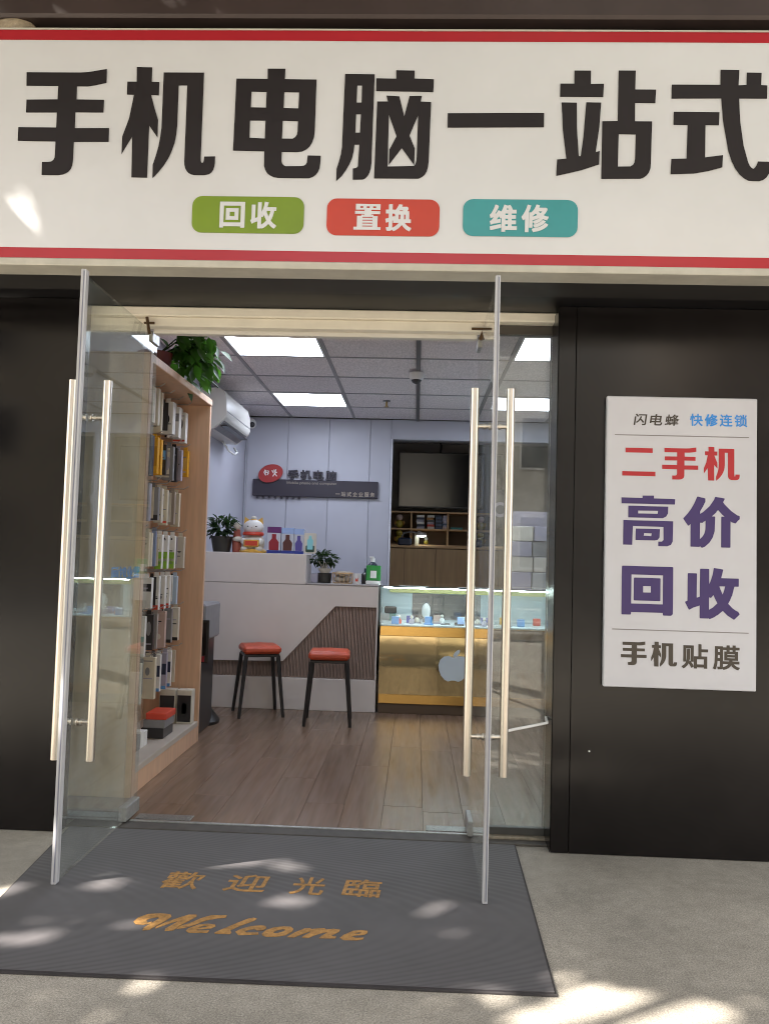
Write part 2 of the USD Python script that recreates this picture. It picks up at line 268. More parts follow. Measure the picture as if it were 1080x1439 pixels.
# ------------------------------------------------------------------ lettering: outlines of the characters
GLYPHS = {
    '回': '50,833 954,833 954,-93 931,-117 806,-117 803,-63 193,-63 190,-117 50,-117;194,692 192,76 803,76 803,691|271,171 271,600 725,600 725,171;408,306 583,305 583,466 409,466',
    '收': '82,52 17,188 53,203 62,224 63,762 204,762 204,264 291,296 292,858 433,858 433,494 481,597 526,747 547,880 694,857 655,679 987,679 987,542 908,541 862,342 851,328 827,254 787,178 878,79 940,33 983,13 1003,-27 913,-123 794,-41 702,59 695,43 602,-45 593,-46 535,-91 463,-126 433,-81 433,-117 292,-117 291,147 150,95;433,318 433,21 528,81 621,179 565,296 536,381 479,302;623,541 636,486 701,322 739,424 766,540',
    '置': '25,-83 25,37 158,39 158,454 33,454 33,579 83,579 83,837 929,837 929,579 954,579 954,454 842,454 842,39 979,37 979,-83;787,715 684,716 684,693 787,692;450,694 549,692 549,716 451,716;221,694 316,692 316,716 222,716',
    '换': '30,190 -1,327 36,345 129,368 129,532 17,534 17,671 129,671 129,851 153,875 271,875 271,672 363,670 363,642 415,697 471,780 518,879 662,855 627,783 786,783 815,790 875,750 886,705 827,622 912,620 913,322 983,320 983,188 748,188 835,93 925,34 1000,7 1000,-40 968,-69 932,-122 810,-61 769,-25 760,-24 678,58 636,120 609,79 530,-1 408,-83 322,-123 259,-61 210,-102 162,-113 67,-112 52,-83 23,25 129,25 129,224;331,533 271,532 271,413 359,438 371,377 371,490;300,277 271,267 271,0 384,61 446,115 454,116 518,188 300,188;717,335 710,321 770,322 770,495 717,495;532,621 649,621 676,653 553,654;513,323 572,322 579,495 513,495',
    '维': '-3,496 45,539 74,583 85,613 94,620 152,739 197,871 241,871 312,838 329,804 296,725 200,545 242,549 304,662 348,662 387,635 419,626 477,739 525,879 648,842 739,872 789,797 834,692 975,692 975,559 800,557 801,496 950,496 950,363 800,362 800,301 954,300 954,167 801,166 800,94 992,91 992,-46 572,-46 570,-117 433,-117 433,404 394,358 337,452 316,409 302,398 254,328 400,352 400,222 156,176 34,138 33,192 1,273 49,285 154,410 25,384 25,433;681,692 672,719 642,776 606,692;571,94 662,93 662,166 572,166;571,302 662,301 662,362 572,362;571,498 662,497 662,557 572,558|30,-54 8,73 413,171 419,98 425,95 425,42 395,27 76,-54',
    '修': '271,592 354,592 436,676 479,739 519,814 538,875 575,875 675,848 645,763 870,763 890,770 958,732 958,692 924,624 887,578 887,569 816,498 859,477 957,450 1004,450 1004,401 968,354 957,316 879,330 796,360 747,304 675,254 537,190 486,175 447,218 405,249 404,42 271,42;664,400 578,360 430,317 405,317 405,252 446,293 488,303 581,344 635,374;619,633 692,568 747,612 762,633;404,494 404,445 520,477 571,502 517,558 432,472|377,-31 399,13 557,41 702,89 808,148 870,208 903,208 991,168 975,119 927,72 842,13 755,-31 621,-78 431,-117 405,-62|438,105 438,154 579,194 676,239 737,278 778,317 811,317 905,274 833,193 824,192 796,166 621,77 541,51 487,43 461,85|-12,411 -12,442 39,500 83,569 93,596 103,603 161,723 211,873 347,841 306,713 258,611 258,-117 121,-117 121,369 72,308 25,331 18,361',
    '二': '25,133 979,133 979,-17 25,-17|108,729 892,729 892,583 108,583',
    '手': '17,213 17,354 429,356 428,450 83,450 83,587 428,588 428,676 108,653 75,785 261,795 533,821 687,845 779,871 835,871 837,846 869,816 896,761 826,735 706,709 576,691 575,589 929,587 929,450 576,450 575,356 987,354 987,213 576,212 575,9 565,-41 545,-75 503,-98 424,-113 258,-112 194,30 429,29 428,212',
    '机': '-7,159 3,200 30,229 100,352 164,521 17,521 17,658 183,659 183,875 325,875 325,659 467,658 467,817 867,817 867,29 880,29 887,85 888,216 936,217 967,193 1013,179 1008,8 993,-58 960,-91 914,-108 819,-108 765,-87 742,-65 729,-31 723,679 604,678 600,297 561,114 533,41 499,-23 412,-133 358,-81 325,-61 325,-117 183,-117 183,228 138,142 104,99 101,52 36,84 21,124;467,521 326,520 325,477 458,332;449,245 392,177 325,277 325,-15 368,37 411,115',
    '高': '25,638 25,771 424,771 408,810 408,856 492,875 541,875 576,771 971,771 971,638 829,638 829,387 937,387 938,-34 930,-57 909,-85 866,-104 706,-109 697,-64 679,-34 679,-4 383,-4 383,-58 269,-58 246,-34 246,258 202,258 200,-117 63,-117 62,387 179,387 179,638;737,258 737,16 796,13 794,258;322,502 687,500 687,523 322,525;384,146 384,117 603,118 603,146',
    '价': '-2,438 79,540 138,631 194,740 246,877 371,847 371,797 333,704 275,594 275,514 353,568 478,697 556,827 573,879 724,855 692,787 729,732 849,604 958,522 1000,506 1000,460 968,431 935,381 879,399 833,437 833,-112 692,-112 692,483 773,483 705,547 618,652 575,598 574,588 472,483 551,483 545,204 510,75 453,-27 374,-107 330,-128 275,-74 275,-112 133,-112 133,372 79,312;275,-2 343,67 378,128 393,173 404,235 408,434 341,391 330,375 278,375 275,383',
    '贴': '467,375 629,376 629,858 719,858 733,844 734,659 975,658 975,554 733,552 734,376 946,375 946,-96 842,-96 840,-50 568,-50 566,-100 467,-100;567,57 841,55 841,270 568,270|8,-52 34,-13 88,22 132,69 180,161 204,279 209,671 304,671 304,269 279,152 308,175 334,175 423,42 455,-23 369,-78 307,39 263,102 209,6 127,-76 73,-106 37,-54|71,800 446,800 446,163 346,163 346,699 169,700 167,172 153,158 71,158',
    '膜': '7,-59 34,3 71,183 83,433 83,812 362,812 362,-7 430,12 498,48 540,86 565,129 363,129 363,215 377,229 594,229 600,246 599,267 421,267 421,608 500,608 499,679 363,679 363,775 499,776 500,844 514,858 604,858 606,775 720,775 721,858 820,858 822,775 962,775 962,679 821,679 821,608 904,608 904,267 708,267 703,231 958,229 958,129 758,127 772,103 832,47 887,16 971,-8 971,-36 932,-76 924,-103 857,-87 764,-33 699,31 665,89 630,27 586,-17 533,-52 477,-78 411,-100 381,-100 351,-49 341,-67 308,-83 186,-88 179,-44 159,8 267,9 267,240 171,241 154,85 133,-9 105,-87 81,-99 61,-81;721,608 719,679 606,679 604,608;521,357 804,354 804,394 522,396;521,479 804,479 804,521 522,521;180,479 176,346 266,346 266,478;181,708 180,584 266,584 266,708',
    '快': '283,-40 283,-13 316,-1 389,47 450,104 490,156 518,208 544,287 326,288 313,301 313,396 559,396 562,416 562,591 367,592 367,696 562,696 563,858 671,858 672,696 896,696 896,397 983,395 983,301 969,288 709,288 752,197 797,133 886,47 957,8 987,1 987,-28 963,-50 928,-103 881,-89 854,-73 814,-45 738,26 670,122 629,205 615,164 554,59 470,-29 417,-69 400,-74 353,-109;671,591 668,396 787,397 787,591|9,377 46,509 65,665 154,652 154,858 262,858 263,680 314,694 392,511 392,481 311,444 263,580 262,-100 154,-100 154,637 137,489 107,366 87,347',
    '连': '7,-12 84,74 158,125 158,411 29,413 29,517 267,517 267,115 351,57 419,33 520,21 604,22 603,196 300,196 300,300 604,302 603,404 421,404 363,388 347,449 338,461 338,499 354,500 385,539 437,653 308,654 308,754 479,754 506,849 527,860 621,832 598,754 928,754 942,740 942,654 558,654 488,510 603,509 604,633 717,633 718,509 914,508 907,404 717,403 717,301 958,300 958,196 717,195 717,24 917,33 993,45 964,-70 946,-79 868,-83 499,-88 431,-79 361,-62 313,-40 212,33 197,30 155,-11 93,-105 63,-90 62,-78|60,794 99,827 146,850 258,723 300,664 300,641 215,584 177,652',
    '锁': '392,-74 342,-17 450,20 545,83 446,83 446,587 525,588 486,675 444,748 422,772 433,796 484,821 509,821 573,725 608,655 615,620 550,588 628,588 629,862 729,862 730,589 798,588 739,612 795,708 843,817 874,817 929,797 939,775 885,672 826,588 917,587 917,88 808,88 808,483 548,483 546,84 586,127 609,174 621,221 625,462 729,462 725,197 695,104 718,124 883,44 988,-26 938,-79 936,-96 903,-96 823,-40 656,45 603,-8 500,-71 425,-102 392,-86|17,585 17,607 58,645 110,722 147,796 169,858 258,834 258,800 230,742 433,742 433,642 178,641 126,562 408,562 408,463 288,461 288,363 425,362 425,259 288,257 288,85 363,122 369,131 409,141 427,45 284,-30 216,-72 199,-92 168,-92 167,-75 118,-24 161,15 183,60 183,257 54,259 54,362 183,364 183,461 96,463 96,528 83,513 50,513 50,531',
    '闪': '342,812 937,812 938,11 928,-45 901,-77 845,-96 671,-100 671,-68 650,-20 650,8 822,8 829,17 829,707 342,708|204,146 204,174 259,214 321,275 381,360 434,474 479,644 587,626 566,529 538,449 637,353 729,250 729,241 777,184 785,168 777,145 733,104 732,88 699,88 661,152 596,233 494,340 416,214 306,104 257,73 220,133|107,783 115,817 137,824 165,846 191,846 291,736 335,680 355,641 295,597 263,589 192,692|62,615 76,629 171,629 171,-100 63,-100',
    '电': '108,712 432,713 434,854 546,854 547,713 869,712 883,698 883,187 900,187 945,162 981,155 966,33 939,-34 909,-65 853,-83 552,-83 496,-69 457,-35 438,18 432,171 222,171 220,108 122,108 108,122;871,172 547,171 546,71 553,39 584,25 836,28 859,61;546,282 770,280 770,390 547,391;546,498 770,496 770,603 547,604;221,282 432,280 433,390 222,391;221,498 432,496 433,603 222,604',
    '蜂': '37,-40 18,64 183,91 183,270 147,271 145,225 54,225 54,671 183,672 183,846 279,846 280,672 412,671 414,629 487,696 509,729 529,746 591,861 689,837 662,771 826,771 837,777 896,748 896,721 864,658 830,606 764,535 834,495 923,462 1003,444 941,357 921,360 921,288 734,287 734,251 900,250 900,163 735,162 734,127 967,125 967,33 734,33 733,-96 629,-96 628,33 433,33 444,-34 354,-53 339,18;415,125 629,127 628,162 462,163 463,250 628,251 629,286 446,288 446,357 413,350 412,271 279,269 279,109 320,115 292,229 383,249;508,379 628,379 629,435 557,397;733,434 735,379 852,379 793,402;607,679 626,649 680,596 728,641 752,677;413,449 508,482 603,534 539,606 450,528 414,559;271,367 321,368 319,575 271,575;146,369 187,367 186,575 146,574',
    '歡': '21,232 21,255 62,294 102,346 155,450 67,450 67,643 78,654 154,654 153,700 38,700 38,783 154,784 154,843 166,854 245,854 247,783 365,783 367,843 378,854 458,854 459,784 579,783 579,700 459,700 458,654 542,654 542,504 592,622 617,717 640,856 725,839 725,803 700,692 926,697 977,674 933,471 903,393 826,417 859,526 871,596 677,595 632,470 601,411 581,402 517,450 364,450 397,392 550,392 550,313 396,311 397,275 529,275 529,200 397,199 396,159 537,158 538,83 397,83 396,40 550,37 550,4 623,106 671,226 696,366 700,562 788,562 783,391 812,255 837,181 882,91 980,-30 948,-59 924,-104 865,-46 810,35 748,180 742,147 697,46 631,-54 599,-83 590,-103 559,-93 558,-81 525,-42 202,-42 199,-96 113,-96 112,219 79,181 54,190 40,216;367,654 365,700 247,700 246,654 292,654 292,450 239,450 233,412 220,392 300,392 279,440 321,457 321,654;396,523 462,522 462,583 396,583;200,277 303,275 304,311 201,312;200,40 303,38 304,82 201,83;200,161 303,159 304,199 201,200;146,523 212,522 212,583 146,583',
    '迎': '27,-23 44,12 105,68 167,105 167,407 37,409 38,504 262,504 263,113 357,49 426,25 522,12 695,12 975,30 947,-70 832,-79 568,-83 427,-71 336,-40 231,29 210,29 150,-23 94,-96 63,-73 62,-64|293,209 324,240 342,272 342,750 454,796 529,836 549,854 568,854 625,797 625,779 933,779 933,218 913,178 874,158 753,154 729,222 729,246 825,242 837,248 837,686 704,686 704,33 608,33 608,240 394,167 360,152 346,132;608,767 534,730 438,694 438,282 551,320 607,332 608,317|58,727 58,747 103,792 125,792 271,693 309,649 242,582 179,644',
    '光': '22,-23 33,-2 94,16 154,48 227,113 272,190 292,255 308,357 307,375 42,375 42,471 445,472 446,854 546,854 547,471 962,471 962,375 675,373 676,11 689,4 854,7 871,38 875,150 892,175 944,145 971,139 971,67 958,-8 940,-53 915,-77 877,-92 661,-92 624,-83 599,-67 580,-34 575,-10 573,375 412,374 404,286 387,205 344,98 304,40 260,-4 143,-74 92,-92 66,-86 52,-54|654,529 668,573 689,600 751,723 783,812 810,812 877,789 884,766 798,596 751,520 725,507 679,529|122,760 133,781 214,807 320,614 343,549 334,532 246,500 226,573 196,641 144,737',
    '臨': '708,308 962,308 962,-83 880,-83 878,-33 794,-33 791,-92 708,-92;792,57 879,56 878,220 792,220|62,796 442,796 442,704 317,702 317,572 423,571 383,600 383,622 431,671 463,719 526,856 612,835 612,810 584,750 950,750 950,658 534,658 502,605 451,544 429,565 429,238 317,236 317,73 434,71 442,64 442,308 676,308 687,297 687,-79 600,-79 599,-33 523,-33 520,-92 442,-92 442,-25 63,-25;521,57 600,56 599,220 521,220;154,332 337,330 337,479 155,479;154,73 225,72 224,237 154,236;154,573 225,572 224,704 155,703|513,342 513,612 900,612 900,342;808,529 601,529 600,430 807,430',
    '营': '50,675 50,767 270,767 271,854 367,854 367,767 623,767 625,843 636,854 725,854 725,767 954,767 954,675 726,675 725,604 625,604 623,675 368,675 366,604 271,604 269,675|79,600 929,600 929,379 834,379 831,517 173,517 171,379 79,379|158,212 862,212 862,-96 763,-96 761,-58 255,-58 248,-100 158,-100;254,32 761,29 762,119 256,121|229,475 783,475 783,254 229,254;327,396 327,333 687,335 686,396',
    '业': '46,-42 46,47 57,58 329,60 329,842 429,842 429,60 570,59 571,830 582,842 664,842 675,830 675,262 758,413 817,544 840,613 858,622 927,588 934,566 887,459 762,217 739,217 675,251 675,60 954,58 954,-42|146,411 66,600 136,621 162,621 274,363 305,276 298,248 209,222',
    '时': '429,654 749,655 750,838 762,850 843,850 854,839 855,655 975,654 975,554 854,552 854,20 845,-30 820,-60 786,-75 737,-83 577,-83 567,-35 550,-3 550,17 743,17 750,24 750,553 429,554|459,447 484,473 542,499 673,306 708,236 620,192 542,327|67,767 408,767 408,92 168,92 166,13 67,13;167,186 312,184 312,387 167,387;169,675 167,480 312,480 312,674',
    '间': '337,796 925,796 925,-23 910,-58 885,-78 847,-87 736,-87 722,-33 713,-21 713,4 821,4 825,10 825,699 338,700|300,567 704,567 704,83 300,83;394,283 393,171 608,172 608,283;392,373 607,371 608,479 393,479|92,786 108,809 156,838 182,832 262,747 290,711 303,679 247,638 219,632 177,695|79,629 179,629 179,-96 79,-96',
    '脑': '367,704 612,705 553,831 650,862 730,705 962,704 962,600 793,600 803,599 814,576 727,334 789,242 825,175 825,149 787,124 770,104 743,104 720,158 674,233 626,157 554,71 531,71 496,105 496,59 827,58 829,558 933,558 933,-96 830,-96 828,-46 392,-46 392,554 496,554 496,526 536,558 557,558 659,427 692,511 714,600 367,600;496,486 496,164 561,240 612,328|10,-53 50,88 71,283 71,811 85,825 353,825 367,811 367,-14 362,-40 340,-72 304,-87 203,-92 196,-52 171,8 267,8 267,252 168,254 141,38 100,-100 71,-100 59,-84;267,727 171,728 172,584 266,584;171,356 266,355 266,487 171,487',
    '一': '29,446 975,446 975,329 29,329',
    '站': '28,89 39,111 194,141 252,160 288,346 314,567 42,567 42,671 221,671 205,721 154,816 175,836 251,857 316,731 328,677 311,671 462,671 462,567 331,567 419,551 387,351 351,182 450,203 450,379 612,380 613,858 721,858 722,651 975,650 975,546 721,546 722,380 933,379 933,-96 826,-96 824,-50 559,-50 552,-100 450,-100 450,97 85,4 49,4;558,57 824,55 824,274 559,274|83,503 90,544 172,556 212,327 226,161 131,148 117,321',
    '式': '37,657 51,671 552,671 550,854 662,854 665,671 823,671 783,712 696,779 696,803 763,854 820,808 829,808 921,724 921,701 888,671 962,671 962,563 672,560 683,429 716,248 749,141 793,53 827,19 857,13 864,22 875,63 885,213 947,169 985,152 971,21 944,-55 914,-85 893,-95 872,-100 804,-96 757,-72 708,-23 681,17 634,124 596,267 567,452 559,562 38,563|40,18 51,39 254,78 254,336 75,338 75,446 550,446 550,351 536,338 363,336 363,100 573,145 585,46 102,-67 66,-60',
    '企': '13,475 26,502 96,529 198,585 325,679 432,787 490,871 582,830 574,796 564,786 625,721 707,651 826,573 999,488 956,443 932,399 839,441 739,499 609,596 502,707 350,559 178,445 77,400 53,438|63,-71 63,33 187,35 188,404 296,404 296,34 454,34 454,583 567,583 568,355 854,354 854,250 567,249 567,34 936,33 950,19 950,-71',
    '服': '471,817 929,817 929,581 919,549 901,532 866,517 699,512 688,558 675,578 675,608 820,608 820,712 576,712 575,477 886,475 900,480 961,456 937,350 903,252 867,176 822,107 894,39 983,-16 983,-41 951,-70 933,-104 892,-90 839,-54 759,24 712,-25 617,-92 594,-92 576,-60 574,-100 471,-100;673,371 722,254 758,196 805,283 837,370;575,3 633,46 693,109 614,252 575,366|11,-59 42,12 63,85 83,212 92,821 417,821 417,-14 407,-53 390,-76 345,-96 215,-101 209,-56 183,4 312,6 312,240 184,242 179,161 158,42 114,-91 89,-103 65,-81;192,348 312,347 312,483 192,483;192,590 312,588 312,716 192,716',
    '务': '55,372 19,440 113,446 261,471 385,503 336,532 273,591 222,552 147,508 123,508 111,535 75,568 75,594 136,623 250,708 328,790 371,860 479,843 469,805 433,754 807,754 823,760 884,710 858,672 758,571 749,571 688,523 641,500 779,471 988,451 944,387 932,353 810,363 688,384 550,421 510,440 449,417 295,375 101,342 62,342;351,658 407,601 510,546 628,602 702,656|36,-19 60,4 83,4 180,32 268,77 345,145 376,196 108,196 108,296 413,296 432,402 544,390 525,296 890,296 866,118 841,11 814,-43 793,-64 756,-82 564,-87 539,-79 534,-40 506,18 616,8 706,8 718,14 731,30 746,73 768,196 496,196 468,137 433,84 366,17 286,-34 214,-66 115,-96 83,-96 76,-71',
}
SIGN_LETTERS = [
    '-14890,29120 -12860,29120 -12550,29140 -11880,29260 -11870,28730 -12310,28630 -12570,28590 -12970,28590 -12960,28090 -11930,28080 -11930,27600 -12980,27600 -12970,27000 -11690,27010 -11680,26490 -12980,26480 -12980,25750 -13000,25590 -13040,25460 -13120,25360 -13220,25290 -13350,25240 -13510,25220 -14120,25220 -14130,25710 -13890,25710 -13790,25730 -13710,25790 -13670,25880 -13660,26010 -13670,26490 -15080,26500 -15090,27020 -13670,27020 -13670,27590 -14830,27580 -14840,28070 -13670,28090 -13670,28600 -14870,28600',
    '-10760,29340 -10190,29330 -10180,28780 -9900,28770 -9890,28270 -10180,28280 -10050,27840 -9880,27340 -9870,26670 -10200,27120 -10190,25150 -10770,25160 -10810,26710 -11180,26030 -11180,26700 -10960,27380 -10820,28280 -11080,28290 -11090,28780 -10740,28780|-9750,29140 -8250,29140 -8240,25970 -8230,25820 -8210,25740 -8140,25740 -8120,25830 -8110,25970 -7710,25980 -7710,25710 -7730,25580 -7760,25470 -7820,25380 -7890,25320 -7980,25290 -8100,25270 -8450,25270 -8560,25290 -8660,25340 -8730,25410 -8790,25510 -8830,25640 -8840,25790 -8850,28650 -9170,28650 -9160,27130 -9180,26790 -9230,26470 -9320,26170 -9440,25880 -9590,25620 -9780,25370 -9990,25140 -10000,25640 -9900,25990 -9820,26330 -9770,26680 -9740,27030 -9740,27390',
    '-5900,29300 -5250,29300 -5250,28910 -4090,28900 -4090,26990 -4110,26740 -4170,26540 -4260,26380 -4380,26270 -4540,26190 -4730,26170 -5270,26170 -5270,25830 -5240,25740 -5190,25680 -5120,25640 -4540,25650 -4440,25670 -4380,25710 -4340,25780 -4320,26050 -3840,26040 -3850,25750 -3870,25580 -3920,25440 -4000,25330 -4110,25250 -4240,25200 -5390,25200 -5550,25230 -5670,25290 -5780,25370 -5850,25490 -5900,25640 -5910,26190 -7060,26200 -7040,28920 -5890,28910;-6470,28430 -5910,28420 -5910,27830 -6470,27840;-5260,28420 -4710,28410 -4720,27810 -5260,27820;-6480,27340 -5910,27340 -5910,26670 -6470,26690;-5280,27340 -4720,27330 -4720,26940 -4740,26820 -4800,26730 -4890,26670 -5280,26670',
    '-3050,29120 -1970,29120 -1990,25770 -2010,25580 -2050,25430 -2110,25310 -2190,25220 -2290,25170 -2650,25160 -2660,25580 -2540,25600 -2480,25660 -2450,26470 -2630,26470 -2650,26210 -2700,25960 -2790,25730 -2910,25510 -3060,25290 -3250,25100 -3250,25560 -3170,25840 -3110,26110 -3080,26380;-2590,28690 -2420,28690 -2420,28050 -2600,28050;-2600,27610 -2430,27610 -2440,26920 -2610,26920|-1190,29280 -520,29270 -520,28970 190,28950 180,28470 -1900,28490 -1900,28970 -1180,28960|-1850,28100 -1460,28100 -1520,28320 -1050,28300 -850,27550 -680,28310 -230,28320 -270,28110 110,28090 80,25880 60,25680 20,25510 -50,25380 -150,25290 -280,25230 -1880,25220;-1410,27600 -1110,26800 -1350,26310 -1360,25730 -910,26360 -440,25730 -440,26360 -640,26830 -350,27590 -360,26050 -370,25890 -400,25770 -450,25700 -1400,25670',
    '720,27680 4190,27710 4190,27180 730,27140',
    '5250,29300 5840,29300 5840,28800 6310,28810 6290,28320 4750,28320 4750,28810 5250,28810|4810,28110 5350,28100 5370,27190 5450,26120 5520,26120 5610,26860 5690,28120 6220,28110 6170,27200 6050,26270 6190,26320 6180,25820 5540,25600 4660,25380 4680,25990 5010,26020 4870,27070|6830,29310 7440,29310 7430,28610 8170,28610 8150,28110 7430,28110 7430,27430 8040,27430 8010,25870 8000,25700 7950,25550 7870,25440 7770,25360 7640,25310 6260,25290 6270,27420 6820,27430;6860,26950 7470,26940 7450,26040 7430,25910 7380,25820 7290,25760 6840,25750',
    '8730,28800 10450,28800 10450,29360 11110,29350 11090,28790 11370,28800 11380,29260 11900,29250 11880,28800 12100,28790 12090,28300 11110,28300 11150,27460 11270,26570 11430,25970 11490,25830 11560,25750 11620,25720 11670,25760 11730,25850 11780,25990 12240,25980 12210,25700 12160,25540 12080,25410 11970,25320 11820,25270 11460,25280 11290,25370 11130,25520 10980,25730 10850,26010 10740,26350 10550,27460 10480,28300 8720,28280|8810,27790 10420,27790 10400,27310 9930,27310 9920,26120 10550,26210 10530,25760 10050,25620 9520,25520 8710,25490 8730,26050 9270,26070 9300,27310 8800,27310',
]
WELCOME_LETTERS = [
    '-8380,25910 -8340,26210 -8110,26490 -7740,26580 -7420,26540 -7340,26380 -7430,26080 -7620,25690 -7730,25420 -7920,25370 -7940,25540 -7800,25900 -7670,26240 -7750,26300 -7940,26210 -8030,26060 -7950,25890 -7820,25970 -7820,25830 -8020,25740 -8260,25750|-7590,25660 -7400,25980 -7100,26320 -6850,26570 -6610,26610 -6570,26470 -6730,26140 -6910,25800 -7010,25460 -7250,25390 -7280,25540 -7080,25980 -7020,26130 -7120,26060 -7340,25810 -7580,25520|-6910,25750 -6680,25950 -6400,26370 -6140,26600 -5660,26670 -5650,26490 -5930,26410 -6210,26230 -6490,25880 -6740,25650 -6940,25560',
    '-6630,25470 -6600,25640 -6360,25910 -6110,26010 -5860,25970 -5820,25850 -5920,25710 -6210,25620 -6360,25580 -6290,25520 -5940,25560 -5960,25400 -6510,25350;-6340,25720 -6190,25850 -6040,25870 -6120,25750 -6240,25700',
    '-5750,25440 -5610,25630 -5190,26190 -4940,26490 -4780,26570 -4680,26520 -4720,26380 -5070,25990 -5310,25660 -5310,25600 -5250,25500 -5270,25390 -5720,25370',
    '-5140,25550 -5040,25730 -4780,25960 -4470,26060 -4310,26030 -4270,25890 -4330,25740 -4520,25720 -4620,25800 -4780,25710 -4880,25580 -4810,25540 -4450,25580 -4420,25440 -5010,25350',
    '-4330,25500 -4250,25750 -4040,25960 -3760,26060 -3540,26060 -3440,25930 -3450,25730 -3620,25480 -3890,25350 -4140,25320 -4290,25390;-4020,25600 -3920,25780 -3750,25890 -3670,25850 -3700,25730 -3890,25570',
    '-3550,25370 -3360,25700 -3100,25990 -2940,26030 -2890,25960 -2680,26040 -2500,26070 -2440,25980 -2220,26050 -2020,26020 -2030,25880 -2220,25630 -2230,25560 -2090,25550 -2110,25430 -2590,25390 -2540,25530 -2400,25750 -2380,25830 -2560,25730 -2790,25520 -2900,25380 -3100,25360 -3090,25450 -2900,25740 -2910,25810 -3060,25680 -3350,25360',
    '-1970,25470 -1890,25660 -1620,25970 -1370,26060 -1170,26020 -1170,25880 -1260,25750 -1550,25670 -1650,25600 -1500,25520 -1260,25560 -1280,25430 -1490,25370 -1860,25350;-1580,25820 -1440,25910 -1330,25890 -1430,25780',
]
POSTER_HIGH = '9010,14310 9460,14320 9460,14210 10300,14200 10290,13980 8180,13980 8170,14220 9010,14210|8450,13890 10030,13890 10020,13610 9950,13490 9820,13420 8450,13420;8840,13700 9630,13710 9620,13590 8840,13590|8260,13310 10230,13310 10220,12500 10150,12360 10000,12300 9650,12300 9650,12480 9790,12480 9860,12550 9850,13070 8640,13080 8620,12320 8260,12320|8760,12980 9710,12980 9700,12650 9630,12550 9500,12520 8750,12520;9090,12810 9390,12800 9370,12690 9070,12700'

# ================================================================== large structure
solo('ground', ext_xy(rect(-220, -220, 220, 60), -0.5, 0.5), GROUND, kind='structure', loc=(0, 0, 0))
ROADM = pbr('asphalt', (0.052, 0.05, 0.048), 0.85, vary=0.3, vscale=3, bump=0.5, bscale=200)
solo('road', box(-120, 120, -13, -5.2, -0.02, 0.004), ROADM, kind='structure')
solo('kerb', box(-120, 120, -5.2, -5.05, -0.02, 0.13, 0.02), pbr('kerb_stone', (0.33, 0.32, 0.30), 0.8, vary=0.2, vscale=6), kind='structure')
solo('road_marking', box(-120, 120, -9.16, -9.04, 0.0, 0.008), pbr('road_paint', (0.72, 0.71, 0.66), 0.7, vary=0.15, vscale=20), kind='structure')

# --- floor: planks running into the shop
fl = Thing('floor', kind='structure')
fl.part('subfloor', box(-1.66, 1.72, 3.565, 9.38, -0.01, 0.003), JOINT)
x = 0.06 - 0.18 * 10
while x < 1.71:
    y = 3.565 - R.uniform(0, 1.0)
    while y < 9.38:
        L = 1.21
        a, b = max(y, 3.566), min(y + L, 9.38); x0, x1 = max(x, -1.655), min(x + 0.18, 1.715)
        if b - a > 0.03 and x1 - x0 > 0.01:
            fl.part('plank', box(x0 + 0.0006, x1 - 0.0006, a + 0.0006, b - 0.0006, 0.002, 0.0085 + R.uniform(0, 0.0003), 0.0008), PLANK)
        y += L
    x += 0.18

# --- ceiling: tiles in a grid, 0.6 m
CZ = 2.464
ce = Thing('ceiling', kind='structure', loc=(0, 6, CZ))
gx = [-1.217 + 0.6 * k for k in range(-1, 6)]; gy = [7.8 - 0.6 * k for k in range(0, 8)]
lit = {(0, 0), (0, 1), (1, 0), (1, 1)}
ledx, ledy = {1: 0, 4: 1}, {1: 0, 4: 1}
def is_led(i, j): return i in (1, 4) and j in (1, 4)
for i in range(len(gx)):
    x0, x1 = max(gx[i], -1.65), min(gx[i] + 0.6, 1.72)
    for j in range(len(gy) - 1):
        y1, y0 = gy[j], gy[j + 1]
        if not is_led(i, j): ce.part('ceiling_tile', box(x0 + 0.011, x1 - 0.011, max(y0, 3.58) + 0.011, y1 - 0.011, CZ + 0.004, CZ + 0.018, 0.003), TILE)
for xx in gx[1:]: ce.part('grid_bar', box(xx - 0.012, xx + 0.012, 3.58, 7.8, CZ, CZ + 0.012), GRID)
for yy in gy[1:]:
    if yy > 3.6: ce.part('grid_bar', box(-1.65, 1.72, yy - 0.011, yy + 0.011, CZ + 0.001, CZ + 0.011), GRID)
ce.part('backing', box(-1.66, 1.73, 3.57, 9.4, CZ + 0.02, CZ + 0.08), DARKGAP)
ce.part('storage_soffit', box(-1.65, 1.72, 7.92, 9.38, CZ - 0.004, CZ + 0.019), TILE)

# --- inside walls
w = Thing('inside_wall', 'white inside wall on the left, behind the wooden shelf and air conditioner', 'wall', (-1.70, 6.5, 0))
w.part('wall_face', box(-1.76, -1.652, 3.58, 9.4, 0, CZ + 0.06), WALLW)
w = Thing('inside_wall', 'white inside wall on the right, seen through the right side glass', 'wall', (1.75, 6.5, 0))
w.part('wall_face', box(1.722, 1.83, 3.58, 9.4, 0, CZ + 0.06), WALLW)
w = Thing('back_wall', 'pale bluish white panelled wall behind the counter with a wide opening', 'wall', (-0.95, 7.85, 0))
w.part('wall_core', box(-1.65, -0.262, 7.815, 7.92, 0, CZ), WALLJ)
xs = [-1.65, -1.632, -1.242, -0.85, -0.461, -0.262]
for a, b in zip(xs[:-1], xs[1:]): w.part('wall_panel', box(a + 0.0015, b - 0.0015, 7.80, 7.818, 0.0, CZ - 0.002, 0.003), WALLW)
w.part('header_panel', box(-0.261, 1.72, 7.80, 7.92, 2.278, CZ - 0.002), WALLW)
